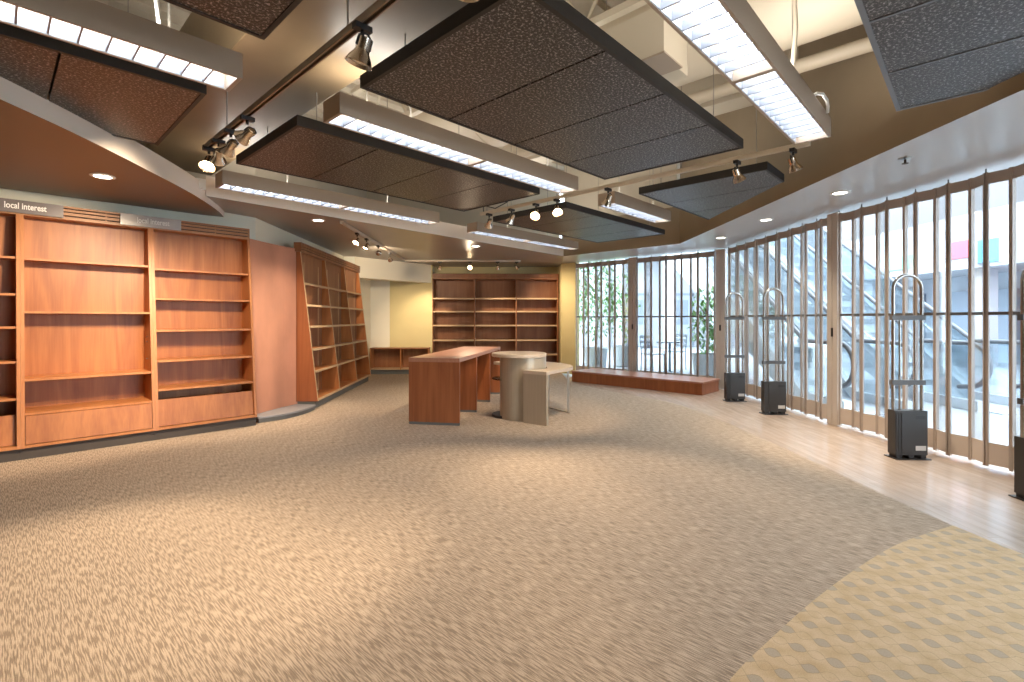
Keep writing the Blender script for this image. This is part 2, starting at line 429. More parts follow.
struct('floor_patterned', MB().prism(arc_s + [(2.62, -3.2), (2.62, 2.4)], -0.045, 0.0), M['pattern'])

# walls ------------------------------------------------------------
def wall(name, p, q, m, z0=0.0, z1=SOF + 0.15, t=0.12, side=1):
    p = Vector((p[0], p[1], 0)); q = Vector((q[0], q[1], 0)); d = (q - p).normalized(); n = Vector((-d.y, d.x, 0)) * side * t
    return struct(name, MB().prism([(p.x, p.y), (q.x, q.y), (q.x + n.x, q.y + n.y), (p.x + n.x, p.y + n.y)], z0, z1), m)
E = Vector((-2.863, 5.507, 0))                                 # right-hand front end of the run of tall bookcases
WL = E + B * 0.455
wc = WL + A * 0.138
w0 = WL - A * 6.2
wall('wall_left', (w0.x, w0.y), (wc.x, wc.y), M['wall_green'])
wall('wall_left_upper', (w0.x, w0.y), (wc.x, wc.y), M['deck'], z0=SOF + 0.15, z1=DECK)
wall('wall_left_rear', (wc.x, wc.y), (-3.27, 9.55), M['wall_white'])
wall('wall_left_rear_upper', (wc.x, wc.y), (-3.4, 11.5), M['deck'], z0=SOF + 0.15, z1=DECK)
wall('wall_alcove_return', (-3.27, 9.55), (-3.07, 9.57), M['wall_green'], t=0.06, z0=2.0)
wall('wall_alcove_left', (-3.29, 9.55), (-3.14, 10.87), M['wall_white'])
wall('wall_alcove_corner', (-3.14, 10.87), (-2.75, 11.02), M['wall_white'])
wall('wall_alcove', (-2.75, 11.02), (-1.80, 11.05), M['wall_yellow'])
wall('wall_alcove_right', (-1.80, 11.05), (-1.82, 11.5), M['wall_yellow'])
wall('wall_back', (-1.9, 11.44), (1.12, 11.52), M['wall_yellow'])
wall('wall_back_upper', (-3.5, 11.44), (1.12, 11.52), M['deck'], z0=SOF + 0.15, z1=DECK)
wall('wall_back_right', (1.075, 11.52), (1.09, 10.88), M['wall_yellow'])
wall('wall_gate_return', (1.09, 10.90), (1.36, 10.53), M['wall_yellow'])
wall('wall_rear', (-7.6, -3.1), (4.1, -3.1), M['wall_white'], z1=DECK, side=-1)
wall('wall_left_front', (-7.5, -3.2), (-7.5, 1.6), M['wall_white'], z1=DECK)
wall('wall_right', (3.98, -2.2), (3.98, -3.2), M['wall_white'], z1=DECK)
# header over the alcove
h0 = Vector((-3.07, 9.57)); h1 = Vector((-1.81, 11.07))
struct('wall_header', MB().prism([tuple(h0), tuple(h1), (h1.x, h1.y + 0.30), (h0.x - 0.18, h0.y + 0.25)], 2.015, SOF + 0.1), M['wall_white'])
# curved terracotta partition between the bookcases
cp = smooth_poly([(-3.06, 5.72), (-3.02, 6.02), (-2.96, 6.33), (-2.865, 6.57)], 6)
cpo = [(x - 0.04, y + 0.02) for x, y in cp]
struct('wall_partition', MB().prism(cp + cpo[::-1], 0.0, 2.14), M['pink'])

# ceiling ----------------------------------------------------------
cur = smooth_poly([(-2.62, -3.2), (-2.66, 0.6), (-2.69, 2.0), (-2.70, 2.58), (-2.745, 3.17), (-2.85, 3.89), (-2.965, 4.55), (-3.14, 5.21), (-3.28, 5.58)], 5)
def slab(name, pts, z0, z1, m_bottom, m_side):
    o = struct(name, MB().prism(pts, z0, z1), m_bottom)
    o.data.materials.append(m_side)
    for p in o.data.polygons:
        if abs(p.normal.z) < 0.5 or p.normal.z > 0.5: p.material_index = 1
    return o
slab('ceiling_left', cur + [(-3.45, 5.46), (w0.x, w0.y), (-7.6, 1.0), (-7.6, -3.2)], 2.36, 2.53, M['soffit_brown'], M['lip'])
ga, gb = (-3.03, 4.85), (1.0, 9.5)
slab('ceiling_rear', [ga, (-3.14, 5.21), (-3.28, 5.60), (-3.09, 5.9), (-3.3, 9.6), (-3.3, 11.6), (1.15, 11.6), (1.1, 10.8), gb], SOF, SOF + 0.20, M['soffit'], M['lip'])
gx = [(x + 0.17, y + 0.12) for x, y in X_GATE]
slab('ceiling_right', [gb, (2.72, 7.93), (2.72, -3.2), (4.12, -3.2), (4.1, 1.2)] + gx[::-1] + [(1.42, 10.72), (1.1, 10.8)], SOF, 3.03, M['soffit_daylit'], M['fascia'])
# upstand walls of the open ceiling
wall('wall_pit_right', (2.72, 7.93), (2.72, -3.2), M['fascia'], z0=3.03, z1=DECK)
wall('wall_pit_rear', (2.76, 8.05), (1.1, 9.62), M['deck'], z0=3.03, z1=DECK)
struct('ceiling', MB().box(-8, 5, -3.4, 12, DECK, DECK + 0.1), M['deck'])
# steel decking ribs and joists above, all on the diagonal grid
ribs = MB()
for k in range(-14, 34):
    p = ab(-4.2, k * 0.30, DECK - 0.04); q = ab(9.5, k * 0.30, DECK - 0.04); ribs.bar(p, q, 0.12, 0.08)
struct('ceiling_ribs', ribs, M['deck'])
bm_ = MB()
bm_.bar(ab(1.32, -3.5, 3.10), ab(1.32, 6.2, 3.10), 0.70, 0.60)
struct('ceiling_beam', bm_, M['beam'], bevel=0.01)
struct('ceiling_beam_rear', MB().bar(ab(5.4, -0.5, 3.72), ab(5.4, 5.6, 3.72), 0.3, 0.5), M['deck'], bevel=0.01)

# ================================================================== CEILING SERVICES
duct = thing('round_duct', 'large beige round ventilation duct above the long light by the front gate', 'duct', ab(4.0, 0, 3.62), GA)
MB().tube([(0, 0.02, 0), (0, 5.3, 0)], 0.40, 28).build('duct_body', M['pipe'], duct, smooth=True)
for y in (0.2, 1.5, 2.8, 4.1): MB().tube([(0, y, 0), (0, y + 0.05, 0)], 0.412, 28).build('duct_collar', M['pipe'], duct, smooth=True)
bd = thing('duct_box', 'square beige duct drop box hanging beside the largest dark ceiling panel', 'duct', ab(3.03, 1.49, 2.95), GA)
MB().box(0, 0.26, 0, 0.5, 0.012, 0.33).build('duct_body', M['pipe'], bd, bevel=0.004)
MB().box(-0.008, 0.268, -0.008, 0.508, 0.0, 0.012).build('duct_flange', M['fixture'], bd)
MB().box(0.26, 0.50, 0.06, 0.44, 0.05, 0.30).build('duct_branch', M['pipe'], bd, bevel=0.004)
tag(MB().tube([ab(4.38, 0.45, 3.20), ab(4.38, 4.9, 3.20)], 0.055, 14).build('sprinkler_pipe', M['pipe'], smooth=True), 'thick beige pipe crossing the open ceiling behind the front light fixture', 'pipe')
tag(MB().tube([ab(-1.5, 2.2, 4.08), ab(5.8, 2.2, 4.08)], 0.05, 12).build('water_pipe', M['pipe'], smooth=True), 'beige pipe above the middle dark panel, running lengthwise', 'pipe')
tag(MB().tube([ab(0.45, 1.0, 3.25), ab(0.45, 5.8, 3.25)], 0.06, 12).build('drain_pipe', M['pipe'], smooth=True), 'beige pipe over the upper left light fixture', 'pipe')
tag(MB().tube([ab(2.35, 0.9, 3.62), ab(2.35, 5.3, 3.62)], 0.09, 14).build('branch_duct', M['pipe'], smooth=True), 'beige pipe seen in the slot between light and middle panels', 'pipe')
jl = MB()
for z in (3.35, 3.95): jl.bar(ab(3.0, 0.9, z), ab(3.0, 5.5, z), 0.06, 0.05)
for k in range(12):
    b0 = 0.95 + k * 0.38; z0, z1 = (3.37, 3.93) if k % 2 else (3.93, 3.37)
    jl.tube([ab(3.0, b0, z0), ab(3.0, b0 + 0.38, z1)], 0.014, 6)
tag(jl.build('roof_joist', M['pipe']), 'beige open web steel joist above the middle panels', 'joist')

# ---- fluorescent fixtures (local x along A, y along B)
def fixture(name, label, a0, a1, b0, z=2.45, W=0.215, bays=2, drops=((0.35, 0), (0.65, 0))):
    L = a1 - a0
    t = thing(name, label, 'ceiling light', ab(a0, b0, z), GA, 'suspended fluorescent fixtures')
    H = 0.13; w = 0.014
    hb = MB()
    hb.box(0, L, 0, w, 0, H).box(0, L, W - w, W, 0, H).box(0, w * 1.6, w, W - w, 0, H).box(L - w * 1.6, L, w, W - w, 0, H)
    hb.build('housing', M['fixture'], t, bevel=0.002)
    lv = MB(); tb = MB()
    for k in range(bays):
        x0 = L * k / bays + (0.03 if k == 0 else 0.02); x1 = L * (k + 1) / bays - (0.03 if k == bays - 1 else 0.02)
        n = max(2, round((x1 - x0) / 0.10))
        for i in range(1, n):
            xx = x0 + (x1 - x0) * i / n
            lv.extrude_yz([(w, 0.006), (W - w, 0.006), (W - w, 0.052), (w, 0.052)], xx - 0.004, xx + 0.004)
        lv.box(x0, x1, w, w + 0.003, 0.004, 0.06).box(x0, x1, W - w - 0.003, W - w, 0.004, 0.06)
        for ty in (W * 0.3, W * 0.7): tb.tube([(x0 + 0.01, ty, 0.078), (x1 - 0.01, ty, 0.078)], 0.014, 10)
        lv.box(x0, x1, w + 0.002, W - w - 0.002, 0.108, 0.112)
    lv.build('louvre', M['louvre'], t)
    tb.build('lamp_tubes', M['tube'], t, smooth=True)
    if bays > 1:
        mbar = MB()
        for k in range(1, bays): mbar.box(L * k / bays - 0.018, L * k / bays + 0.018, w, W - w, 0.0, 0.06)
        mbar.build('centre_bar', M['fixture'], t)
    MB().box(0.03, L - 0.03, 0.03, W - 0.03, 0.132, 0.136).build('uplight_diffuser', M['uptube'], t)
    for fx, _ in drops:
        MB().tube([(L * fx, W / 2, 0.12), (L * fx, W / 2, DECK - z - 0.02)], 0.006, 6).build('hanger', M['wire_steel'], t)
    # brackets on the lower edge of the far side
    return t
fixture('fluorescent_light', 'suspended fluorescent light crossing the upper left corner, end cap in view', -1.60, 0.89, 2.77, drops=((0.55, 0), (0.88, 0)))
fixture('fluorescent_light', 'suspended fluorescent light hanging between the two middle brown panels', 1.44, 3.90, 2.80, drops=((0.1, 0), (0.24, 0), (0.86, 0)))
fixture('fluorescent_light', 'suspended fluorescent light along the pale lip above the slanted bookcase', 1.45, 3.97, 5.05, drops=((0.25, 0), (0.72, 0)))
fixture('fluorescent_light', 'suspended fluorescent light farthest away, below the blue-grey rear panel', 4.64, 7.05, 5.06, z=2.43, drops=((0.3, 0), (0.7, 0)))
fixture('fluorescent_light', 'short suspended fluorescent light between the two far blue-grey panels', 4.59, 5.93, 2.82, bays=1, drops=((0.2, 0), (0.8, 0)))
fixture('fluorescent_light', 'wide-looking fluorescent light at top right, its white louvre facing down', 1.43, 3.95, 0.72, W=0.225, drops=((0.8, 0), (0.3, 0)))

# ---- acoustic panels (four 2x4 ft tiles in a frame), local x along A
def acoustic(label, a0, a1, b0, b1, z=2.48, clipx=None, frame='panel_frame', light_seams=False, tiles=4):
    t = thing('acoustic_panel', label, 'ceiling panel', ab(a0, b0, z), GA, 'hanging acoustic ceiling panels')
    L, W = a1 - a0, b1 - b0
    def clip(mb):
        if clipx is None: return mb
        # cut along the wall line X = clipx
        o = ab(a0, b0); nx = Vector((A.x, B.x, 0)).normalized()     # world X expressed in local axes
        co = nx * (clipx - o.x)
        bmesh.ops.bisect_plane(mb.bm, geom=mb.bm.verts[:] + mb.bm.edges[:] + mb.bm.faces[:], plane_co=co, plane_no=nx, clear_outer=True)
        es = [e for e in mb.bm.edges if e.is_boundary]
        if es: bmesh.ops.holes_fill(mb.bm, edges=es)
        return mb
    fr = MB(); w = 0.022; h = 0.065
    fr.box(0, L, 0, w, -0.004, h).box(0, L, W - w, W, -0.004, h).box(0, w, w, W - w, -0.004, h).box(L - w, L, w, W - w, -0.004, h)
    if light_seams:
        for k in range(1, tiles): fr.box(L * k / tiles - 0.007, L * k / tiles + 0.007, w, W - w, -0.004, h * 0.5)
    clip(fr).build('frame', M[frame], t)
    for k in range(tiles):
        g = 0.006
        x0 = w if k == 0 else L * k / tiles + g; x1 = L - w if k == tiles - 1 else L * (k + 1) / tiles - g
        mb = clip(MB().box(x0, x1, w, W - w, 0.0, 0.045))
        if len(mb.bm.faces) > 0: mb.build('tile', M['tile'], t)
        else: mb.bm.free()
    bk = clip(MB().box(w, L - w, w, W - w, 0.046, 0.058)); bk.build('backing', M['panel_frame'], t)
    wr = MB()
    for fx, fy in ((0.08, 0.12), (0.92, 0.12), (0.08, 0.88), (0.92, 0.88)):
        if clipx is not None and ab(a0 + L * fx, b0 + W * fy).x > clipx - 0.03: continue
        wr.tube([(L * fx, W * fy, h), (L * fx, W * fy, DECK - z - 0.02)], 0.004, 5)
    wr.build('suspension_wire', M['wire_steel'], t)
    return t
acoustic('largest dark speckled acoustic panel, high in the middle of the open ceiling', 1.39, 3.85, 1.26, 2.47)
acoustic('brown acoustic panel hanging between the middle and rear light fixtures', 1.37, 3.84, 3.24, 4.42)
acoustic('dark brown acoustic panel corner poking in at the top edge, left of track', -1.60, 0.85, 1.15, 2.365)
acoustic('brown acoustic panel at far left, tucked behind the upper left light', -1.62, 0.83, 3.17, 4.37)
acoustic('blue-grey acoustic panel at the rear, above the farthest light fixture', 4.50, 6.95, 3.40, 4.60)
acoustic('blue-grey acoustic panel near the front gate, cut off along the brown fascia', 4.53, 6.98, 1.29, 2.50, clipx=2.53)
acoustic('speckled grey acoustic panel with pale seams in the top right corner', 1.37, 3.815, -0.86, 0.353, clipx=2.65, frame='panel_frame_daylit', light_seams=True)

# ---- lighting tracks
def track(label, p0, p1, w=0.035, h=0.03, m='track', hang=()):
    p0 = Vector(p0); p1 = Vector(p1); d = p1 - p0
    t = thing('lighting_track', label, 'lighting track', p0, math.atan2(d.y, d.x))
    L = d.length
    MB().box(0, L, -w / 2, -w / 2 + 0.009, 0, h).box(0, L, w / 2 - 0.009, w / 2, 0, h).box(0, L, -w / 2, w / 2, h - 0.008, h + 0.004).build('rail', M[m], t, bevel=0.001)
    MB().box(0.004, L - 0.004, -w / 2 + 0.009, w / 2 - 0.009, h - 0.014, h - 0.008).build('conductor_slot', M['black'], t)
    MB().box(-0.012, 0.01, -w / 2 - 0.002, w / 2 + 0.002, -0.002, h + 0.006).build('end_cap', M['black'] if m == 'track' else M[m], t)
    for x in hang:
        MB().tube([(x, 0, h), (x, 0, DECK - p0.z - 0.02)], 0.005, 6).build('hanger', M['wire_steel'], t)
    return t
T1Z, T2Z = 2.50, 2.50
track('bronze lighting track rising diagonally across the upper left of the ceiling', ab(1.12, 4.30, T1Z), ab(1.12, 0.7, T1Z), hang=(0.5, 2.2))
track('cream lighting track crossing the open ceiling in front of the far panels', ab(4.2, 4.50, T2Z), ab(4.2, 0.90, T2Z), m='track_white', hang=(0.1, 1.2, 2.6))
TS = SOF - 0.035
track('short lighting track on the lowered ceiling before the slanted bookcase', (-2.12, 6.10, TS), (-2.20, 10.0, TS), m='track_white')
track('straight lighting track on the lowered ceiling before the rear bookcase', (-2.20, 10.1, TS), (0.17, 10.16, TS), m='track_white')

# ---- track spotlights
me_adapter = MB().box(-0.04, 0.04, -0.018, 0.018, -0.026, -0.001).tube([(0.0, 0, -0.02), (0.0, 0, -0.05)], 0.009, 8).mesh('adapter', bevel=0.002)
me_adapter.materials.append(M['black'])
me_shade = MB().lathe([(0.026, 0.055), (0.031, 0.052), (0.033, 0.0), (0.036, -0.012), (0.050, -0.034), (0.064, -0.066), (0.062, -0.068), (0.047, -0.036), (0.031, -0.012), (0.024, 0.0)], 24).mesh('lamp_shade', smooth=True)
me_shade.materials.append(M['chrome'])
me_yoke = MB().tube([(0, 0, 0.075), (0.034, 0, 0.055), (0.036, 0, 0.01)], 0.0045, 6).tube([(0, 0, 0.075), (-0.034, 0, 0.055), (-0.036, 0, 0.01)], 0.0045, 6).mesh('yoke')
me_yoke.materials.append(M['black'])
me_bulb = MB().lathe([(0.010, 0.02), (0.024, -0.008), (0.042, -0.036), (0.050, -0.052), (0.0001, -0.058)], 20).mesh('bulb', smooth=True)
me_bulb.materials.append(M['bulb'])
me_bulb_off = me_bulb.copy(); me_bulb_off.materials[0] = M['bulb_off']
def spot(label, pos, aim, power=0, lit=True, size=0.85, cone=62, blend=0.75, col=(1.0, 0.78, 0.52), rz=0.0):
    pos = Vector(pos); aim = Vector(aim)
    t = thing('track_spotlight', label, 'spotlight', pos, rz, 'track spotlights')
    def add(name, me, mtx):
        o = bpy.data.objects.new(name, me); C.objects.link(o); o.parent = t; o.matrix_local = mtx; return o
    add('adapter', me_adapter, Matrix.Identity(4))
    piv = Vector((0, 0, -0.11))
    d = (aim - (pos + piv)); d = Matrix.Rotation(-rz, 3, 'Z') @ d; d.normalize()
    rot = Vector((0, 0, -1)).rotation_difference(d).to_matrix().to_4x4()
    mx = Matrix.Translation(piv) @ rot @ Matrix.Scale(size, 4)
    add('lamp_shade', me_shade, mx); add('yoke', me_yoke, mx); add('bulb', me_bulb if lit else me_bulb_off, mx)
    if power > 0:
        l = bpy.data.lights.new('spot_beam', 'SPOT'); l.energy = power; l.color = col
        l.spot_size = math.radians(cone); l.spot_blend = blend; l.shadow_soft_size = 0.045
        lo = bpy.data.objects.new('spot_beam', l); C.objects.link(lo); lo.parent = t
        lo.matrix_local = Matrix.Translation(piv + d * 0.11) @ Vector((0, 0, -1)).rotation_difference(d).to_matrix().to_4x4()
    return t
WARM = (1.0, 0.79, 0.55)
def on1(b): return ab(1.12, b, T1Z)
def on2(b): return ab(4.2, b, T2Z)
u1 = E - A * 2.3; u2 = E - A * 1.41; u3 = E - A * 0.47
spot('lit chrome track spotlight at the wall end of the diagonal bronze track', on1(4.22), (-2.0, 2.0, 0.0), 130, col=WARM, rz=GA)
spot('chrome track spotlight second from the wall end of the bronze track', on1(3.99), u3 + Vector((0, 0, 1.1)), 144, lit=False, col=WARM, rz=GA)
spot('chrome track spotlight third from the wall end of the bronze track', on1(3.72), u2 + Vector((0, 0, 1.15)), 180, lit=False, col=WARM, rz=GA)
spot('chrome track spotlight tilted outward, fourth from the wall end of the bronze track', on1(3.40), u1 + A * .3 + Vector((0, 0, 1.2)), 144, lit=False, col=WARM, rz=GA)
spot('large chrome track spotlight hanging alone halfway along the bronze track', on1(1.97), ab(0.8, 2.8, 0.0), 95, lit=False, size=0.95, col=WARM, rz=GA)
spot('lit track spotlight cut by the top edge at the near end of the bronze track', on1(1.27), ab(1.0, 1.6, 0), 35, size=0.95, col=WARM, rz=GA)
spot('track spotlight at the rear end of the cream track, above the farthest light', on2(4.36), (-1.0, 8.6, 0.4), 60, lit=False, col=WARM, rz=GA)
spot('track spotlight second from the rear end of the cream track', on2(3.98), (-0.9, 6.7, 0.7), 90, lit=False, col=WARM, rz=GA)
spot('glaring track spotlight, left of the lit pair on the cream track', on2(3.60), (-0.5, 3.0, 0.0), 150, col=WARM, rz=GA)
spot('glaring track spotlight, right of the lit pair on the cream track', on2(3.30), (0.7, 3.2, 0.0), 130, col=WARM, rz=GA)
spot('lit track spotlight on the cream track beside the short far light', on2(2.655), (0.4, 5.9, 0.5), 90, col=WARM, rz=GA)
spot('copper-toned track spotlight hanging before the panel cut along the fascia', on2(1.424), (3.2, 5.0, 0.0), 60, lit=False, col=WARM, rz=GA)
spot('copper-toned track spotlight at the gate end of the cream track', on2(1.012), (3.3, 4.2, 0.0), 60, lit=False, col=WARM, rz=GA)
def on3(y): return Vector((-2.12 - 0.0205 * (y - 6.1), y, TS))
spot('lit track spotlight nearest on the track before the slanted bookcase', on3(6.75), (-2.6, 5.6, 0.9), 55, col=WARM, size=0.72, rz=PI / 2)
spot('second lit track spotlight on the track before the slanted bookcase', on3(7.22), (-2.7, 6.6, 0.8), 45, col=WARM, size=0.72, rz=PI / 2)
spot('third track spotlight on the track before the slanted bookcase', on3(7.90), (-2.45, 10.3, 2.0), 55, lit=False, cone=100, col=WARM, size=0.72, rz=PI / 2)
spot('farthest track spotlight on the track before the slanted bookcase', on3(8.72), (-2.25, 11.0, 0.95), 60, cone=48, lit=False, col=WARM, size=0.72, rz=PI / 2)
def on4(x): return Vector((x, 10.1 + 0.0253 * (x + 2.2), TS))
spot('track spotlight nearest the alcove on the rear bookcase track', on4(-1.49), (-1.9, 11.0, 1.2), 48, lit=False, col=WARM, size=0.72)
spot('glaring track spotlight on the rear bookcase track', on4(-0.866), (-0.9, 5.7, 0.5), 42, col=WARM, size=0.72)
spot('track spotlight third along the rear bookcase track', on4(-0.297), (-0.2, 11.2, 1.0), 48, lit=False, col=WARM, size=0.72)
spot('track spotlight at the gate end of the rear bookcase track', on4(0.097), (1.15, 10.9, 1.1), 70, lit=False, cone=110, blend=1.0, col=WARM, size=0.72)

# ---- downlights and small ceiling devices
def downlight(label, x, y, z, power=45):
    t = thing('downlight', label, 'ceiling light', (x, y, z), 0, 'recessed downlights')
    MB().lathe([(0.060, -0.001), (0.085, -0.001), (0.085, -0.006), (0.060, -0.008), (0.060, -0.001)], 28, cap=False).build('trim_ring', M['white'], t, smooth=True)
    MB().lathe([(0.061, -0.002), (0.061, -0.005), (0.0001, -0.005)], 24).build('lens', M['downlight'], t)
    l = bpy.data.lights.new('downlight_beam', 'SPOT'); l.energy = power; l.color = (1.0, 0.86, 0.66)
    l.spot_size = math.radians(110); l.spot_blend = 0.8; l.shadow_soft_size = 0.06
    lo = bpy.data.objects.new('downlight_beam', l); C.objects.link(lo); lo.parent = t; lo.location = (0, 0, -0.03)
downlight('recessed downlight in the brown ceiling above the tall bookcases', -3.32, 3.975, 2.36)
downlight('recessed downlight near the wall between tall and slanted bookcases', -2.39, 6.04, SOF)
downlight('recessed downlight in the rear ceiling under the farthest light fixture', -0.607, 8.19, SOF)
downlight('recessed downlight nearest in the pale ceiling along the front gate', 3.164, 4.727, SOF)
downlight('recessed downlight second along the pale ceiling by the front gate', 3.115, 6.01, SOF)
downlight('recessed downlight farthest along the pale ceiling, by the gate corner', 3.13, 7.34, SOF)
sp = thing('sprinkler', 'small round sprinkler in the pale ceiling above the front gate', 'sprinkler', (2.98, 3.714, SOF))
MB().lathe([(0.045, 0.0), (0.045, -0.006), (0.02, -0.012)], 20).build('escutcheon', M['steel'], sp, smooth=True)
MB().tube([(0, 0, -0.01), (0, 0, -0.04)], 0.008, 8).lathe([(0.022, -0.040), (0.022, -0.043)], 12).build('deflector', M['dark_base'], sp)
ms = thing('motion_sensor', 'small white sensor box on the pale lip beside the diagonal track', 'sensor', (-3.0, 4.72, 2.455), GA)
MB().box(-0.04, 0.04, -0.02, 0.02, 0, 0.095).build('sensor_body', M['white'], ms, bevel=0.008)
MB().box(-0.02, 0.02, -0.024, -0.019, 0.02, 0.05).build('sensor_lens', M['white'], ms, bevel=0.003)
# loose conduit and cables
tag(MB().tube([ab(3.2, 0.77, 4.2), ab(3.2, 0.77, 3.2), ab(3.21, 0.76, 2.9), ab(3.2, 0.78, 2.59)], 0.013, 8).build('flexible_conduit', M['pipe'], smooth=True), 'thin beige conduit dropping to the top right light fixture', 'conduit')
loop = [ab(3.50, 0.745, 2.575), ab(3.53, 0.72, 2.61), ab(3.59, 0.70, 2.62), ab(3.66, 0.69, 2.60), ab(3.69, 0.69, 2.57), ab(3.70, 0.695, 2.53)]
tag(MB().tube(loop, 0.010, 8).build('cable_loop', M['white'], smooth=True), 'short white cable loop on the end of the top right light', 'cable')
wl = [ab(0.55, 2.86, 2.59), ab(0.53, 2.84, 2.72), ab(0.46, 2.82, 2.78), ab(0.44, 2.84, 2.92), ab(0.50, 2.86, 3.2)]
tag(MB().tube(wl, 0.008, 8).build('power_lead', M['white'], smooth=True), 'white kinked power lead above the upper left light', 'cable')
cb = [ab(4.2, 4.46, 2.54), ab(4.1, 4.36, 2.60), ab(4.02, 4.28, 2.56), ab(4.05, 4.1, 2.50), ab(4.1, 3.95, 2.56), ab(4.0, 3.85, 2.70)]
tag(MB().tube(smooth_poly([tuple(p.xy) for p in cb], 1) and [tuple(p) for p in cb], 0.007, 6).build('black_cable', M['wire'], smooth=True), 'black cable drooping at the rear end of the cream track', 'cable')

# ================================================================== TALL BOOKCASES (left)
def bookcase(label, x_left, W, shelves, drawer, drawer_y, split=False):
    """local x along the run, y into the wall"""
    o = E - A * x_left
    t = thing('bookcase', label, 'bookcase', (o.x, o.y, 0), GA, 'tall wooden bookcases along the left wall')
    th = 0.024; D = 0.43; z0, z1 = 0.10, 2.118
    ly = lambda z: 0.24 * (z - 0.1) / 2.015              # the fronts lean back towards the top
    side = [(ly(z0), z0), (D, z0), (D, z1), (ly(z1), z1)]
    MB().extrude_yz(side, 0, th).build('side_panel', M['cherry_edge'], t, bevel=0.0015)
    MB().extrude_yz(side, W - th, W).build('side_panel', M['cherry_edge'], t, bevel=0.0015)
    MB().box(th, W - th, D - 0.02, D - 0.005, z0, z1).build('back_panel', M['cherry'], t)
    MB().box(th, W - th, 0.006, D - 0.02, z0, z0 + 0.024).build('bottom_board', M['cherry_edge'], t, bevel=0.001)
    MB().box(0.0, W, 0.04, D, 0, z0).build('toe_kick', M['kick'], t)
    for z in shelves:
        MB().box(th + 0.001, W - th - 0.001, ly(z) + 0.012, D - 0.021, z - 0.02, z).build('shelf', M['cherry_edge'], t, bevel=0.001)
    if drawer:
        a, b = z0 + 0.03, drawer
        MB().extrude_yz([(ly(a) + drawer_y, a), (ly(a) + drawer_y + 0.02, a), (ly(b) + drawer_y + 0.02, b), (ly(b) + drawer_y, b)], th + 0.004, W - th - 0.004).build('drawer_front', M['cherry'], t, bevel=0.0015)
    # slatted crown
    yc = ly(z1); h = z1
    cr = MB()
    cr.box(0, W, yc, D, h, h + 0.028).box(0, W, yc, yc + 0.02, h + 0.039, h + 0.065).box(0, W, yc, yc + 0.02, h + 0.075, h + 0.097).box(0, W, yc, D, h + 0.106, h + 0.124)
    for x in (0.0, W * 0.62, W - 0.012): cr.box(x, x + 0.012, yc + 0.002, yc + 0.02, h + 0.025, h + 0.11)
    cr.build('crown', M['crown'], t)
    MB().box(0.004, W - 0.004, yc + 0.024, yc + 0.03, h + 0.028, h + 0.106).build('crown_backing', M['slot'], t)
    return t
bookcase('tall wooden bookcase cut by the left edge of the picture', 2.816, 0.939, (1.745, 1.422, 1.136, 0.84, 0.525), 0.38, 0.06)
bk2 = bookcase('tall wooden bookcase with unequal shelves, middle of the left-hand run', 1.876, 0.939, (1.741, 1.27, 0.68, 0.392), 0.368, 0.004)
pins = MB()
for z in (0.80, 0.97, 1.02): pins.tube([(0.939 - 0.026, 0.22, z), (0.939 - 0.042, 0.22, z)], 0.004, 8)
pins.build('shelf_pin', M['dark_base'], bk2)
bookcase('tall wooden bookcase with five even shelves beside the terracotta partition', 0.936, 0.936, (1.72, 1.415, 1.09, 0.783, 0.497), 0.39, 0.03)

# shelf signs
def text_mesh(s, size, m, parent, loc, rot, extr=0.0015, width=None):
    cu = bpy.data.curves.new('lettering', 'FONT'); cu.body = s; cu.size = size; cu.extrude = extr
    cu.align_x = 'LEFT'; cu.align_y = 'CENTER'; cu.offset = 0.0014
    o = bpy.data.objects.new('lettering', cu); C.objects.link(o)
    bpy.context.view_layer.update()
    me = bpy.data.meshes.new_from_object(o.evaluated_get(bpy.context.evaluated_depsgraph_get()))
    C.objects.unlink(o); bpy.data.objects.remove(o)
    if width:
        w = max(v.co.x for v in me.vertices) - min(v.co.x for v in me.vertices)
        for v in me.vertices: v.co.x *= width / w
    me.materials.clear(); me.materials.append(m)
    n = bpy.data.objects.new('lettering', me); C.objects.link(n); n.parent = parent; n.location = loc; n.rotation_euler = rot
    return n
def shelf_sign(label, x_left, W, m, ml, tx, tw):
    o = E - A * x_left + B * (0.24 - 0.032)
    t = thing('shelf_sign', label, 'sign', (o.x, o.y, 2.128), GA)
    MB().box(0, W, 0, 0.012, 0, 0.112).build('sign_board', M[m], t, bevel=0.002)
    MB().box(W * 0.2, W * 0.2 + 0.02, 0.012, 0.0305, 0.03, 0.08).box(W * 0.8, W * 0.8 + 0.02, 0.012, 0.0305, 0.03, 0.08).build('bracket', M['steel'], t)
    text_mesh('local interest', 0.075, M[ml], t, (tx, -0.001, 0.058), (PI / 2, 0, 0), width=tw)
    return t
shelf_sign('dark sign reading local interest on the leftmost bookcase crown', 2.12, 0.525, 'sign', 'lettering', 0.145, 0.265)
shelf_sign('glare-washed sign reading local interest over the joint of the two right bookcases', 1.185, 0.505, 'sign_glare', 'lettering_glare', 0.13, 0.27)

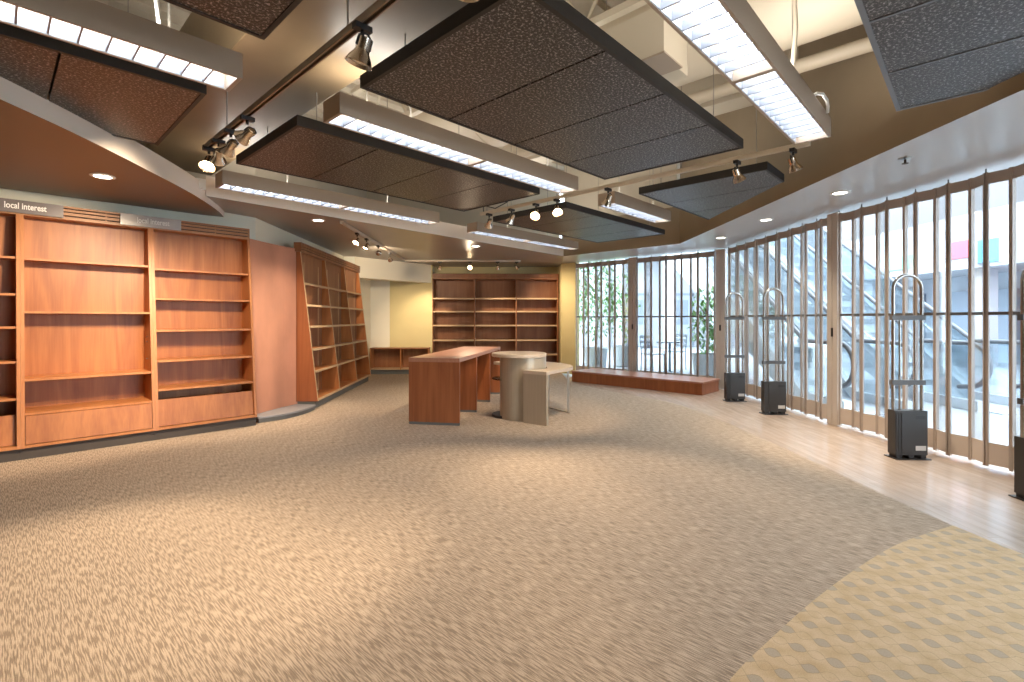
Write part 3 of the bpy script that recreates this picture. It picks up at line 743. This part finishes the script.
# ================================================================== SLANTED BOOKCASE
SG = math.radians(92.9)
sl = thing('slanted_bookcase', 'wooden bookcase with a front that leans back, beside the terracotta partition', 'bookcase', (-2.597, 6.55, 0), SG)
Ls = 3.0; Ds = 0.285; zt = 2.10
def fy(z): return 0.232 * (z - 0.1) / 2.0
for i, x in enumerate((0.0, 0.99, 1.99, Ls - 0.024)):
    m = M['cherry_dark'] if i == 0 else M['cherry_edge']
    MB().extrude_yz([(fy(0.1), 0.10), (Ds, 0.10), (Ds, zt), (fy(zt), zt)], x, x + 0.024).build('side_panel' if i in (0, 3) else 'divider', M['cherry_red'] if i == 0 else M['cherry_edge'], sl)
    MB().extrude_yz([(fy(0.1) - 0.004, 0.10), (fy(0.1), 0.10), (fy(zt), zt), (fy(zt) - 0.004, zt)], x - 0.001, x + 0.026).build('lit_edge_strip', M['tan_edge'], sl)  # added pale strip, paints the front-lit edge of each upright
MB().box(0, Ls, Ds - 0.012, Ds, 0.1, zt).build('back_panel', M['cherry_dark'], sl)
for k in range(3):
    x0 = (0.024, 1.014, 2.014)[k]; x1 = (0.99, 1.99, Ls - 0.024)[k]
    for z in (0.125, 0.50, 0.795, 1.105, 1.395, 1.69):
        y0 = fy(z) + 0.003
        MB().extrude_yz([(y0, z - 0.022), (Ds - 0.012, z - 0.022), (Ds - 0.012, z), (y0, z)], x0, x1).build('shelf', M['cherry_edge'], sl)
        # front lip that keeps the books from sliding
        MB().extrude_yz([(y0 - 0.004, z - 0.026), (y0 + 0.004, z - 0.026), (y0 + 0.008, z + 0.004), (y0 - 0.001, z + 0.004)], x0, x1).build('shelf_lip', M['tan_edge'], sl)
    st = MB()
    for fx in (0.22, 0.82):
        xx = x0 + (x1 - x0) * fx; st.box(xx - 0.008, xx + 0.008, Ds - 0.02, Ds - 0.012, 0.13, 1.98)
    st.build('back_strip', M['tan_edge'], sl)  # two pale vertical strips on the back of each bay
MB().box(0.02, Ls - 0.0, 0.05, Ds, 0, 0.1).build('toe_kick', M['kick_grey'], sl)
cr = MB(); y0 = fy(zt) - 0.02
cr.box(-0.02, Ls + 0.02, y0, Ds + 0.02, zt, zt + 0.03)
for z in (zt + 0.042, zt + 0.075): cr.box(-0.02, Ls + 0.02, y0 - 0.004, y0 + 0.018, z, z + 0.022)
cr.box(-0.02, Ls + 0.02, y0 - 0.006, Ds + 0.02, zt + 0.107, zt + 0.122).box(-0.02, 0.0, y0, Ds + 0.02, zt, zt + 0.11)
for x in (0.98, 1.98): cr.box(x, x + 0.014, y0, y0 + 0.02, zt + 0.03, zt + 0.11)
cr.build('crown', M['cherry_dark'], sl)
MB().box(0, Ls, y0 + 0.022, y0 + 0.028, zt + 0.03, zt + 0.108).build('crown_backing', M['slot'], sl)

# rounded plinth at the foot of the terracotta partition
pl = thing('display_plinth', 'low grey quarter-round plinth on the carpet under the terracotta partition', 'plinth', (0, 0, 0))
pp = smooth_poly([(-2.925, 5.645), (-2.80, 5.755), (-2.705, 5.89), (-2.635, 6.07), (-2.60, 6.27), (-2.60, 6.49)], 5)
pin = [(-2.87, 6.54), (-2.945, 6.31), (-3.01, 6.02), (-3.045, 5.74)]
MB().prism(pp + pin, 0.048, 0.068).build('top', M['plinth_top'], pl, bevel=0.004)
cen = Vector((-2.95, 6.1))
MB().prism([tuple(Vector(p) + (cen - Vector(p)).normalized() * 0.015) for p in pp] + pin, 0.0, 0.048).build('base', M['kick_grey'], pl)

# ================================================================== LOW CABINET AND REAR BOOKCASE
lc = thing('low_bookshelf', 'low open wooden shelf under the yellow alcove wall', 'shelf', (-3.07, 10.60, 0), math.radians(1.6))
W = 1.26
for x in (0, 0.645, W - 0.02): MB().box(x, x + 0.02, 0, 0.28, 0.10, 0.55).build('side_panel' if x != 0.645 else 'divider', M['cherry_edge'], lc)
MB().box(-0.005, W + 0.005, -0.01, 0.285, 0.55, 0.572).build('top', M['cherry_dark'], lc, bevel=0.002)
MB().box(0.02, W - 0.02, 0.002, 0.28, 0.10, 0.128).build('bottom_board', M['tan_edge'], lc)
MB().box(0.02, W - 0.02, 0.266, 0.278, 0.128, 0.55).build('back_panel', M['cherry_dark'], lc)
MB().box(0.0, W, 0.05, 0.28, 0, 0.10).build('toe_kick', M['kick_grey'], lc)

rb = thing('rear_bookcase', 'three-bay dark wooden bookcase against the far back wall', 'bookcase', (-1.81, 11.07, 0), math.radians(1.6))
W = 2.868
for i, x in enumerate((0, 0.945, 1.895, W - 0.026)): MB().box(x, x + 0.026, 0, 0.33, 0.10, 2.10).build('side_panel' if i in (0, 3) else 'divider', M['cherry_dark'], rb)
MB().box(0.0, W, 0.315, 0.33, 0.1, 2.1).build('back_panel', M['cherry_dark'], rb)
MB().box(0.0, W, 0.04, 0.33, 0, 0.1).build('toe_kick', M['kick_grey'], rb)
for k in range(3):
    x0 = (0.026, 0.971, 1.921)[k]; x1 = (0.945, 1.895, W - 0.026)[k]
    for z in (0.125, 0.40, 0.73, 1.064, 1.38, 1.676):
        s = MB().box(x0, x1, 0.01, 0.315, z - 0.022, z).build('shelf', M['cherry_dark'], rb)
        MB().box(x0, x1, 0.0, 0.01, z - 0.03, z + 0.004).build('shelf_edge', M['tan_edge'], s)
cr = MB().box(-0.01, W + 0.01, -0.01, 0.33, 2.10, 2.13).box(-0.01, W + 0.01, -0.01, 0.012, 2.142, 2.168).box(-0.01, W + 0.01, -0.01, 0.012, 2.18, 2.205).box(-0.01, W + 0.01, -0.012, 0.33, 2.212, 2.228)
cr.build('crown', M['cherry_dark'], rb)
MB().box(0, W, 0.016, 0.022, 2.13, 2.212).build('crown_backing', M['cherry_dark'], rb)

# ================================================================== TABLES
tr = math.radians(-9.8)
tb = thing('display_table', 'long red-brown wooden table on upright slab legs, beside the round counter', 'table', (-1.182, 5.60, 0), tr)
TW, TL, TH = 0.60, 2.38, 0.757
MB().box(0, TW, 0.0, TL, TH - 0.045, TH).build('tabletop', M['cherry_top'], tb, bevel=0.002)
for i, y in enumerate((0.002, 0.80, 1.60, TL - 0.042)):
    lg = MB().box(0.002, TW - 0.002, y, y + 0.04, 0.03, TH - 0.045).build('slab_leg', M['cherry_red'], tb, bevel=0.002)
    MB().box(0.004, TW - 0.004, y + 0.003, y + 0.037, 0.0, 0.03).build('base_strip', M['kick_grey'], lg)

# round counter: open shell around three discs
rc = thing('round_counter', 'taupe drum-shaped counter with a round top, next to the wooden table', 'counter', (0.085, 6.02, 0))
def disc(r, z0, z1): return MB().lathe([(r - 0.004, z0), (r, z0 + 0.004), (r, z1 - 0.004), (r - 0.004, z1)], 56)
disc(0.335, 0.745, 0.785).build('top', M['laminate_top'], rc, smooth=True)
disc(0.205, 0.0, 0.03).build('base', M['dark_base'], rc, smooth=True, loc=(-0.13, 0.06, 0))
disc(0.2, 0.455, 0.475).build('inner_shelf', M['shelf_glass'], rc, smooth=True, loc=(-0.13, 0.06, 0))
arcp = []
R0 = 0.285; cx0 = 0.048
a_from, a_to = math.radians(-168), math.radians(105)
n = 44
outer = [(cx0 + R0 * math.cos(a_from + (a_to - a_from) * k / n), R0 * math.sin(a_from + (a_to - a_from) * k / n)) for k in range(n + 1)]
inner = [(cx0 + (R0 - 0.022) * math.cos(a_from + (a_to - a_from) * k / n), (R0 - 0.022) * math.sin(a_from + (a_to - a_from) * k / n)) for k in range(n + 1)]
MB().prism(outer + inner[::-1], 0.0, 0.744).build('drum_shell', M['laminate'], rc, smooth=True)

# half-round low table wrapped round the counter
ht = thing('half_round_table', 'low half-round taupe table with a steel leg, wrapped against the drum counter', 'table', (0, 0, 0))
cR = Vector((0.10, 6.25)); RR = 0.67
pts = [(0.128, 5.665), (0.384, 5.475)]
for k in range(0, 31):
    an = math.radians(-48 + (122 + 48) * k / 30)
    pts.append((cR.x + RR * math.cos(an), cR.y + RR * math.sin(an)))
# keep clear of the drum
hole = [(0.133 + 0.30 * math.cos(math.radians(a)), 6.02 + 0.30 * math.sin(math.radians(a))) for a in range(100, -91, -8)]
MB().prism(pts + hole, 0.570, 0.607).build('tabletop', M['laminate_top'], ht, bevel=0.002)
d = Vector((0.384 - 0.115, 5.48 - 5.665)).normalized(); nn = Vector((-d.y, d.x)) * 0.045
MB().prism([(0.130, 5.668), (0.384, 5.485), (0.384 + nn.x, 5.485 + nn.y), (0.130 + nn.x, 5.668 + nn.y)], 0.0, 0.570).build('slab_leg', M['laminate'], ht, bevel=0.002)
sg = MB().bar((0.72, 6.28, 0.0), (0.72, 6.28, 0.57), 0.030, 0.012)
sg.bar((0.49, 6.62, 0.0), (0.49, 6.62, 0.57), 0.030, 0.012)
sg.bar((0.73, 6.265, 0.006), (0.48, 6.635, 0.006), 0.03, 0.012)
sg.build('steel_leg', M['steel'], ht)

# ================================================================== WINDOW BENCH
be = thing('window_bench', 'low wooden display bench along the back gate', 'bench', (2.98, 7.69, 0), math.atan2(9.41 - 7.69, 1.152 - 2.98))
BL = 2.51
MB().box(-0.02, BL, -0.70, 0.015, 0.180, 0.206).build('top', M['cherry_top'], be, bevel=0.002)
MB().box(0.0, BL, -0.02, 0.0, 0.0, 0.18).build('front_panel', M['cherry_red'], be)
MB().box(0.0, 0.02, -0.70, -0.02, 0.0, 0.18).build('end_panel', M['cherry_red'], be)
MB().box(BL - 0.02, BL, -0.70, -0.02, 0.0, 0.18).build('end_panel', M['cherry_red'], be)

# ================================================================== SECURITY PEDESTALS
ped0 = thing('security_pedestal', 'anti-theft security pedestal nearest the corner of the gates', 'security gate', (0, 0, 0), 0, 'anti-theft pedestals on the wooden floor')
MB().box(-0.135, 0.135, -0.045, 0.045, 0.035, 0.415).build('base_housing', M['ped_body'], ped0, bevel=0.012)
gr = MB()
for k in range(3): gr.box(-0.128 + k * 0.022, -0.118 + k * 0.022, -0.050, -0.044, 0.05, 0.40)
gr.build('ribs', M['ped_body'], ped0)
MB().box(-0.145, 0.145, -0.075, 0.075, 0.0, 0.008).build('foot_plate', M['black'], ped0)
ft = MB()
for x in (-0.10, 0, 0.10): ft.box(x - 0.022, x + 0.022, -0.045, 0.045, 0.008, 0.036)
ft.build('feet', M['black'], ped0)
MB().box(0.035, 0.12, -0.0475, -0.0445, 0.075, 0.115).build('sticker', M['label'], ped0)
MB().box(0.035, 0.115, -0.047, -0.0445, 0.345, 0.375).build('control_strip', M['black'], ped0)
lp = [(-0.12, 0, 0.40), (-0.12, 0, 1.465)] + [(-0.12 * math.cos(PI * k / 12), 0, 1.465 + 0.12 * math.sin(PI * k / 12)) for k in range(1, 12)] + [(0.12, 0, 1.465), (0.12, 0, 0.40)]
MB().tube(lp, 0.0145, 12).build('loop_tube', M['ped_tube'], ped0, smooth=True)
inn = MB()
for x in (-0.065, 0.065): inn.tube([(x, 0, 0.41), (x, 0, 1.21)], 0.010, 10)
inn.build('inner_tube', M['ped_tube'], ped0, smooth=True)
for z in (0.655, 1.215): MB().box(-0.14, 0.14, -0.02, 0.02, z - 0.02, z + 0.02).build('crossbar', M['ped_bar'], ped0, bevel=0.006)
for lab, x, y in (('anti-theft security pedestal second from the corner of the gates', 3.32, 6.22),
                  ('large anti-theft security pedestal standing alone before the front gate', 3.43, 4.25),
                  ('anti-theft security pedestal cut by the right edge of the picture', 3.525, 3.26)):
    c = copy_tree(ped0); c.location = (x, y, -0.004); c['label'] = lab; c.rotation_euler = (0, 0, math.radians(-2))
ped0.location = (3.27, 7.2, -0.004)

# ================================================================== FOLDING GATES
def along(path, s):
    for i in range(len(path) - 1):
        p, q = Vector(path[i]), Vector(path[i + 1]); L = (q - p).length
        if s <= L or i == len(path) - 2: return p + (q - p) * (s / L), (q - p).normalized()
        s -= L
def plen(path): return sum((Vector(path[i + 1]) - Vector(path[i])).length for i in range(len(path) - 1))
GT = 2.385
def folding_gate(label, path, n, amp, flip=0, posts=(), side=1, w_stile=0.018):
    t = thing('folding_gate', label, 'folding gate', (path[0][0], path[0][1], 0), 0, 'folding security gates')
    o0 = Vector((path[0][0], path[0][1]))
    L = plen(path); V = []
    for i in range(n + 1):
        p, d = along(path, L * i / n); nrm = Vector((d.y, -d.x)) * side
        V.append(p + nrm * (amp if (i + flip) % 2 else 0.0) - o0)
    for i in range(n):
        p, q = V[i], V[i + 1]; dd = (q - p); w = dd.length; an = math.atan2(dd.y, dd.x)
        mx = Matrix.Translation((p.x, p.y, 0)) @ Matrix.Rotation(an, 4, 'Z')
        s = w_stile
        fr = MB()
        fr.box(0.002, s, -0.012, 0.012, 0.012, GT, mx).box(w - s, w - 0.002, -0.012, 0.012, 0.012, GT, mx)
        fr.box(s, w - s, -0.008, 0.008, GT - 0.095, GT - 0.006, mx)
        po = fr.build('panel', M['gate_metal'], t)
        MB().box(s, w - s, -0.008, 0.008, 0.03, 0.205, mx).build('kick_plate', M['gate_kick'], po)
        MB().box(s, w - s, -0.010, 0.010, 1.232, 1.258, mx).build('mid_rail', M['gate_rail'], po)
        MB().box(s, w - s, -0.002, 0.002, 0.205, 1.232, mx).box(s, w - s, -0.002, 0.002, 1.258, GT - 0.095, mx).build('pane', M['glass'], po)
    # trolley pins to the overhead track
    tr_ = MB()
    for i in range(0, n + 1, 2): tr_.tube([(V[i].x, V[i].y, GT - 0.02), (V[i].x, V[i].y, SOF - 0.004)], 0.006, 6)
    tr_.build('trolley_pin', M['gate_rail'], t)
    for s_, wd, lock in posts:
        p, d = along(path, s_); an = math.atan2(d.y, d.x); q = p - o0
        mx = Matrix.Translation((q.x, q.y, 0)) @ Matrix.Rotation(an, 4, 'Z')
        pm = MB().box(-wd / 2, -0.004, -0.03, 0.03, 0.0, GT + 0.015, mx).box(0.004, wd / 2, -0.03, 0.03, 0.0, GT + 0.015, mx).box(-0.004, 0.004, -0.02, 0.02, 0.01, GT, mx)
        ps = pm.build('post', M['gate_post'], t)
        if lock: MB().box(-0.012, 0.016, -0.036 , 0.036, 1.00, 1.10, mx).build('lock', M['black'], ps)
    return t
gp0 = Vector((3.62, 8.42)); gp1 = Vector((1.37, 10.49)); gd = (gp1 - gp0).normalized(); gL = (gp1 - gp0).length
def gpt(s): return tuple(gp0 + gd * s)
folding_gate('folding glass gate section left of the back post, potted tree behind it', [gpt(1.79), gpt(gL)], 8, 0.05, side=1)
folding_gate('folding glass gate section between the back post and the corner', [gpt(0.13), gpt(1.62)], 10, 0.05, side=1, posts=((1.57, 0.15, True), (-0.10, 0.16, True)))
def sub(path, s0, s1):
    out = [tuple(along(path, s0)[0])]; acc = 0
    for i in range(len(path) - 1):
        acc += (Vector(path[i + 1]) - Vector(path[i])).length
        if s0 < acc < s1: out.append(path[i + 1])
    out.append(tuple(along(path, s1)[0])); return out
TL_ = plen(X_GATE)
folding_gate('folding glass gate section from the corner to the long post', sub(X_GATE, 0.10, 2.75), 18, 0.045, side=-1, flip=1)
folding_gate('folding glass gate section from the long post to the right picture edge', sub(X_GATE, 2.90, TL_), 28, 0.047, side=-1, flip=0, posts=((-0.07, 0.155, True),))

# ================================================================== OUTSIDE THE GATES
struct('ground_plaza', MB().box(-6, 40, -12, 40, -0.10, -0.055), M['ext_floor'])
# escalators rising away along the front
def escalator(label, x, y0=6.7, rise=4.2, slope=math.radians(33), W=0.82):
    t = thing('escalator', label, 'escalator', (x, y0, -0.055), 0, 'escalators outside the front gate')
    run = rise / math.tan(slope); f = 0.9
    line = [(0.0, 0.0), (f, 0.0), (f + run, rise), (f + run + 1.2, rise)]
    for sx in (-W / 2, W / 2):
        g = MB(); pr = [(f * 0.0 + 0.1, 0.12), (f, 0.12), (f + run, rise + 0.12), (f + run + 1.0, rise + 0.12), (f + run + 1.0, rise + 0.92), (f + run, rise + 0.92), (f, 0.90), (0.05, 0.90)]
        g.extrude_yz(pr, sx - 0.006, sx + 0.006).build('balustrade', M['esc_glass'], t)
        r = 0.30
        hp = [(sx, 0.25, 0.30)] + [(sx, 0.10 - r * math.sin(PI * k / 10), 0.62 - r * math.cos(PI * k / 10)) for k in range(0, 11)] + [(sx, f, 0.92), (sx, f + run, rise + 0.94), (sx, f + run + 1.0, rise + 0.94)]
        MB().tube(hp, 0.035, 10).build('handrail', M['rubber'], t, smooth=True)
        MB().extrude_yz([(-0.1, 0.0), (f, 0.0), (f + run, rise), (f + run + 1.2, rise), (f + run + 1.2, rise + 0.14), (f + run - 0.03, rise + 0.14), (f - 0.03, 0.14), (-0.1, 0.14)], sx - 0.07, sx + 0.07).build('skirt', M['esc_side'], t)
    st = MB(); n = int(run / 0.36)
    for k in range(n):
        y = f + run * k / n; z = rise * k / n
        st.box(-W / 2 + 0.07, W / 2 - 0.07, y, y + run / n, z - 0.15, z + 0.02)
    st.box(-W / 2 + 0.07, W / 2 - 0.07, -0.3, f, -0.02, 0.012)
    st.build('steps', M['esc_step'], t)
    MB().extrude_yz([(f - 0.2, -0.01), (f + 0.5, -0.01), (f + run + 1.2, rise - 0.75), (f + run + 1.2, rise - 0.16), (f + run, rise - 0.16), (f + 0.1, 0.0)], -W / 2, W / 2).build('truss', M['esc_side'], t)
    return t
escalator('escalator nearest the front gate, rising away outside', 4.95)
escalator('escalator farther out beyond the first one outside the gate', 6.75)
# mezzanine across the plaza
struct('exterior_mezzanine', MB().box(12.2, 15.0, 2, 30, 2.55, 3.15).box(12.6, 12.75, 2, 30, 3.15, 4.1), M['ext_wall'])
struct('exterior_storefront', MB().box(14.2, 14.5, 2, 30, -0.05, 2.55), M['ext_grey'])
struct('exterior_upper_wall', MB().box(15.0, 15.3, -4, 30, -0.05, 9.0), M['ext_panel'])
cz = MB()
for y in (5, 9, 13, 17, 21): cz.box(12.5, 12.9, y, y + 0.4, -0.05, 2.55)
struct('exterior_columns', cz, M['ext_wall'])
for k, (m, y0, y1, z0, z1, lab) in enumerate((('red', 13.0, 13.7, 2.85, 3.32, 'red banner on the balcony across the plaza'),
                                   ('blue', 12.2, 12.78, 2.66, 3.24, 'blue banner on the balcony across the plaza'),
                                   ('green', 14.8, 15.8, 2.75, 3.15, 'green banner on the balcony across the plaza'))):
    bn = thing('banner', lab, 'banner', (12.14, y0, z0), 0, 'banners on the balcony')
    MB().box(0, 0.04, 0, y1 - y0, 0, z1 - z0).build('panel', M[m], bn)
    MB().box(-0.01, 0.05, -0.03, 0.0, -0.03, z1 - z0 + 0.03).box(-0.01, 0.05, y1 - y0, y1 - y0 + 0.03, -0.03, z1 - z0 + 0.03).build('frame', M['esc_side'], bn)
for k, (y, m) in enumerate(((7.5, 'ext_dark'), (10.5, 'red'), (13.6, 'ext_dark'), (16.8, 'ext_dark'))):
    ds = thing('display_case', ('dark shop display at the right end across the plaza', 'red shop display across the plaza', 'dark shop display behind the second escalator', 'dark shop display behind the first escalator')[k], 'shop display', (13.9, y, -0.05))
    MB().box(0, 0.3, 0, 2.0, 0.5, 2.1).build('window', M[m], ds)
    MB().box(-0.02, 0.32, -0.05, 2.05, 0.0, 0.5).build('base', M['ext_grey'], ds)
# building behind the rear gate
struct('exterior_building', MB().box(-2.0, 12.0, 22.0, 23.0, -0.05, 6.5), M['ext_wall'])
for i, x in enumerate((4.3, 6.4, 8.4, 10.3)):
    struct('exterior_pillar', MB().box(x, x + 0.45, 20.6, 21.05, -0.05, 4.2), M['ext_wall'])
struct('exterior_lintel', MB().box(3.5, 11.5, 20.5, 22.0, 4.2, 4.9), M['ext_wall'])
for i, (x, w, lab) in enumerate(((5.15, 0.9, 'grey glazed door of the building seen through the back gate'), (7.2, 0.85, 'dark grey doorway of the building by the corner post'))):
    dr = thing('doorway', lab, 'door', (x, 21.9, -0.05))
    MB().box(0, w, 0, 0.09, 0.0, 2.3).build('door_leaf', M['ext_grey'], dr)
    MB().box(-0.08, 0, -0.02, 0.1, 0, 2.4).box(w, w + 0.08, -0.02, 0.1, 0, 2.4).box(-0.08, w + 0.08, -0.02, 0.1, 2.3, 2.4).build('frame', M['ext_dark'], dr)
    MB().box(w * 0.2, w * 0.8, -0.012, 0.0, 1.0, 2.1).build('glazing', M['ext_dark'], dr)

def tree(label, x, y, h, r, z_pot=0.55, seed=1, n=420, trunk=True, cz=0.62):
    rr = random.Random(seed)
    t = thing('potted_tree', label, 'potted tree', (x, y, -0.055))
    MB().lathe([(0.20, 0.0), (0.24, 0.02), (0.30, z_pot), (0.275, z_pot), (0.27, z_pot - 0.06), (0.0001, z_pot - 0.06)], 24).build('planter', M['pot'], t, smooth=True)
    tk = MB().tube([(0, 0, z_pot - 0.08), (0.03, 0.01, h * 0.5), (0.0, 0.03, h * 0.8)], 0.035, 8)
    for k in range(7):
        an = k * 0.9; z = h * (0.42 + 0.06 * k)
        tk.tube([(0.02, 0.01, z), (r * 0.6 * math.cos(an), r * 0.6 * math.sin(an), z + h * 0.12)], 0.012, 6)
    tk.build('trunk', M['bark'], t, smooth=True)
    lf = MB()
    for k in range(n):
        while True:
            u = Vector((rr.uniform(-1, 1), rr.uniform(-1, 1), rr.uniform(-1, 1)))
            if 0.15 < u.length < 1: break
        c = Vector((u.x * r, u.y * r, h * cz + u.z * h * 0.38))
        s = rr.uniform(0.05, 0.10)
        m = Matrix.Translation(c) @ Matrix.Rotation(rr.uniform(0, 6.3), 4, 'Z') @ Matrix.Rotation(rr.uniform(-1.1, 1.1), 4, 'X')
        pts_ = [(-0.35 * s, 0, 0), (0, -s, 0.1 * s), (0.35 * s, 0, 0), (0, s, 0.1 * s)]
        lf.quad(*[m @ Vector(p_) for p_ in pts_])
    lf.build('foliage', M['leaf'], t)
tree('tall potted tree outside the back gate, second from the yellow wall', 2.05, 12.0, 2.9, 0.62, seed=3, n=900)
tree('potted tree outside the back gate nearest the yellow wall', 1.55, 13.6, 2.7, 0.55, seed=4, n=700)
tree('potted tree by the back post, right of the taller trees', 2.95, 13.0, 2.6, 0.45, seed=8, n=500)
tree('potted shrub outside near the corner post of the gates', 3.98, 10.0, 1.95, 0.36, seed=5, n=480)

def cafe_chair(label, x, y, rz):
    t = thing('cafe_chair', label, 'chair', (x, y, -0.055), rz, 'metal chairs outside the back gate')
    MB().box(-0.2, 0.2, -0.2, 0.2, 0.44, 0.46).build('seat', M['ext_grey'], t, bevel=0.008)
    for sx in (-0.18, 0.18):
        MB().tube([(sx, -0.18, 0), (sx, -0.18, 0.44)], 0.012, 8).build('leg', M['ext_dark'], t)
        MB().tube([(sx, 0.2, 0), (sx, 0.18, 0.44), (sx, 0.24, 0.86)], 0.012, 8).build('leg', M['ext_dark'], t)
    bk = MB()
    for z in (0.6, 0.72, 0.84): bk.bar((-0.19, 0.20 + (z - 0.6) * 0.14, z), (0.19, 0.20 + (z - 0.6) * 0.14, z), 0.012, 0.07)
    bk.build('backrest', M['ext_grey'], t)
cafe_chair('grey metal chair outside the back gate, left of the small table', 3.25, 11.3, 0.5)
cafe_chair('grey metal chair outside the back gate, right of the small table', 4.05, 12.2, -1.0)
ct = thing('cafe_table', 'small round table outside the back gate between two metal chairs', 'table', (3.7, 11.5, -0.055))
MB().lathe([(0.30, 0.70), (0.31, 0.71), (0.31, 0.725), (0.30, 0.73)], 28).build('tabletop', M['ext_grey'], ct, smooth=True)
MB().tube([(0, 0, 0.02), (0, 0, 0.70)], 0.03, 10).build('pedestal', M['ext_dark'], ct, smooth=True)
MB().lathe([(0.22, 0.0), (0.22, 0.012), (0.04, 0.03)], 20).build('foot', M['ext_dark'], ct, smooth=True)

# ================================================================== LIGHT, WORLD, CAMERA
w = bpy.data.worlds.new('daylight'); bpy.context.scene.world = w; w.use_nodes = True
bg = w.node_tree.nodes['Background']; bg.inputs['Color'].default_value = (0.78, 0.90, 1.0, 1); bg.inputs['Strength'].default_value = 7.0

sc = bpy.context.scene
cam = bpy.data.cameras.new('camera'); co = bpy.data.objects.new('camera', cam); C.objects.link(co)
cam.sensor_width = 36.0; cam.lens = 490.0 / 1024 * 36.0; cam.shift_y = -22.0 / 1024
cam.clip_start = 0.05; cam.clip_end = 200
co.location = (0, 0, 1.2); co.rotation_euler = (PI / 2, 0, 0)
sc.camera = co
vs = sc.view_settings
vs.view_transform = 'Standard'; vs.look = 'None'; vs.gamma = 1.0; vs.use_curve_mapping = False; vs.exposure = 0.82
sc.cycles.max_bounces = 8; sc.cycles.diffuse_bounces = 5; sc.cycles.glossy_bounces = 4; sc.cycles.transparent_max_bounces = 16
sc.cycles.caustics_reflective = False; sc.cycles.caustics_refractive = False
sc.cycles.use_denoising = True
sc.cycles.sample_clamp_indirect = 6.0
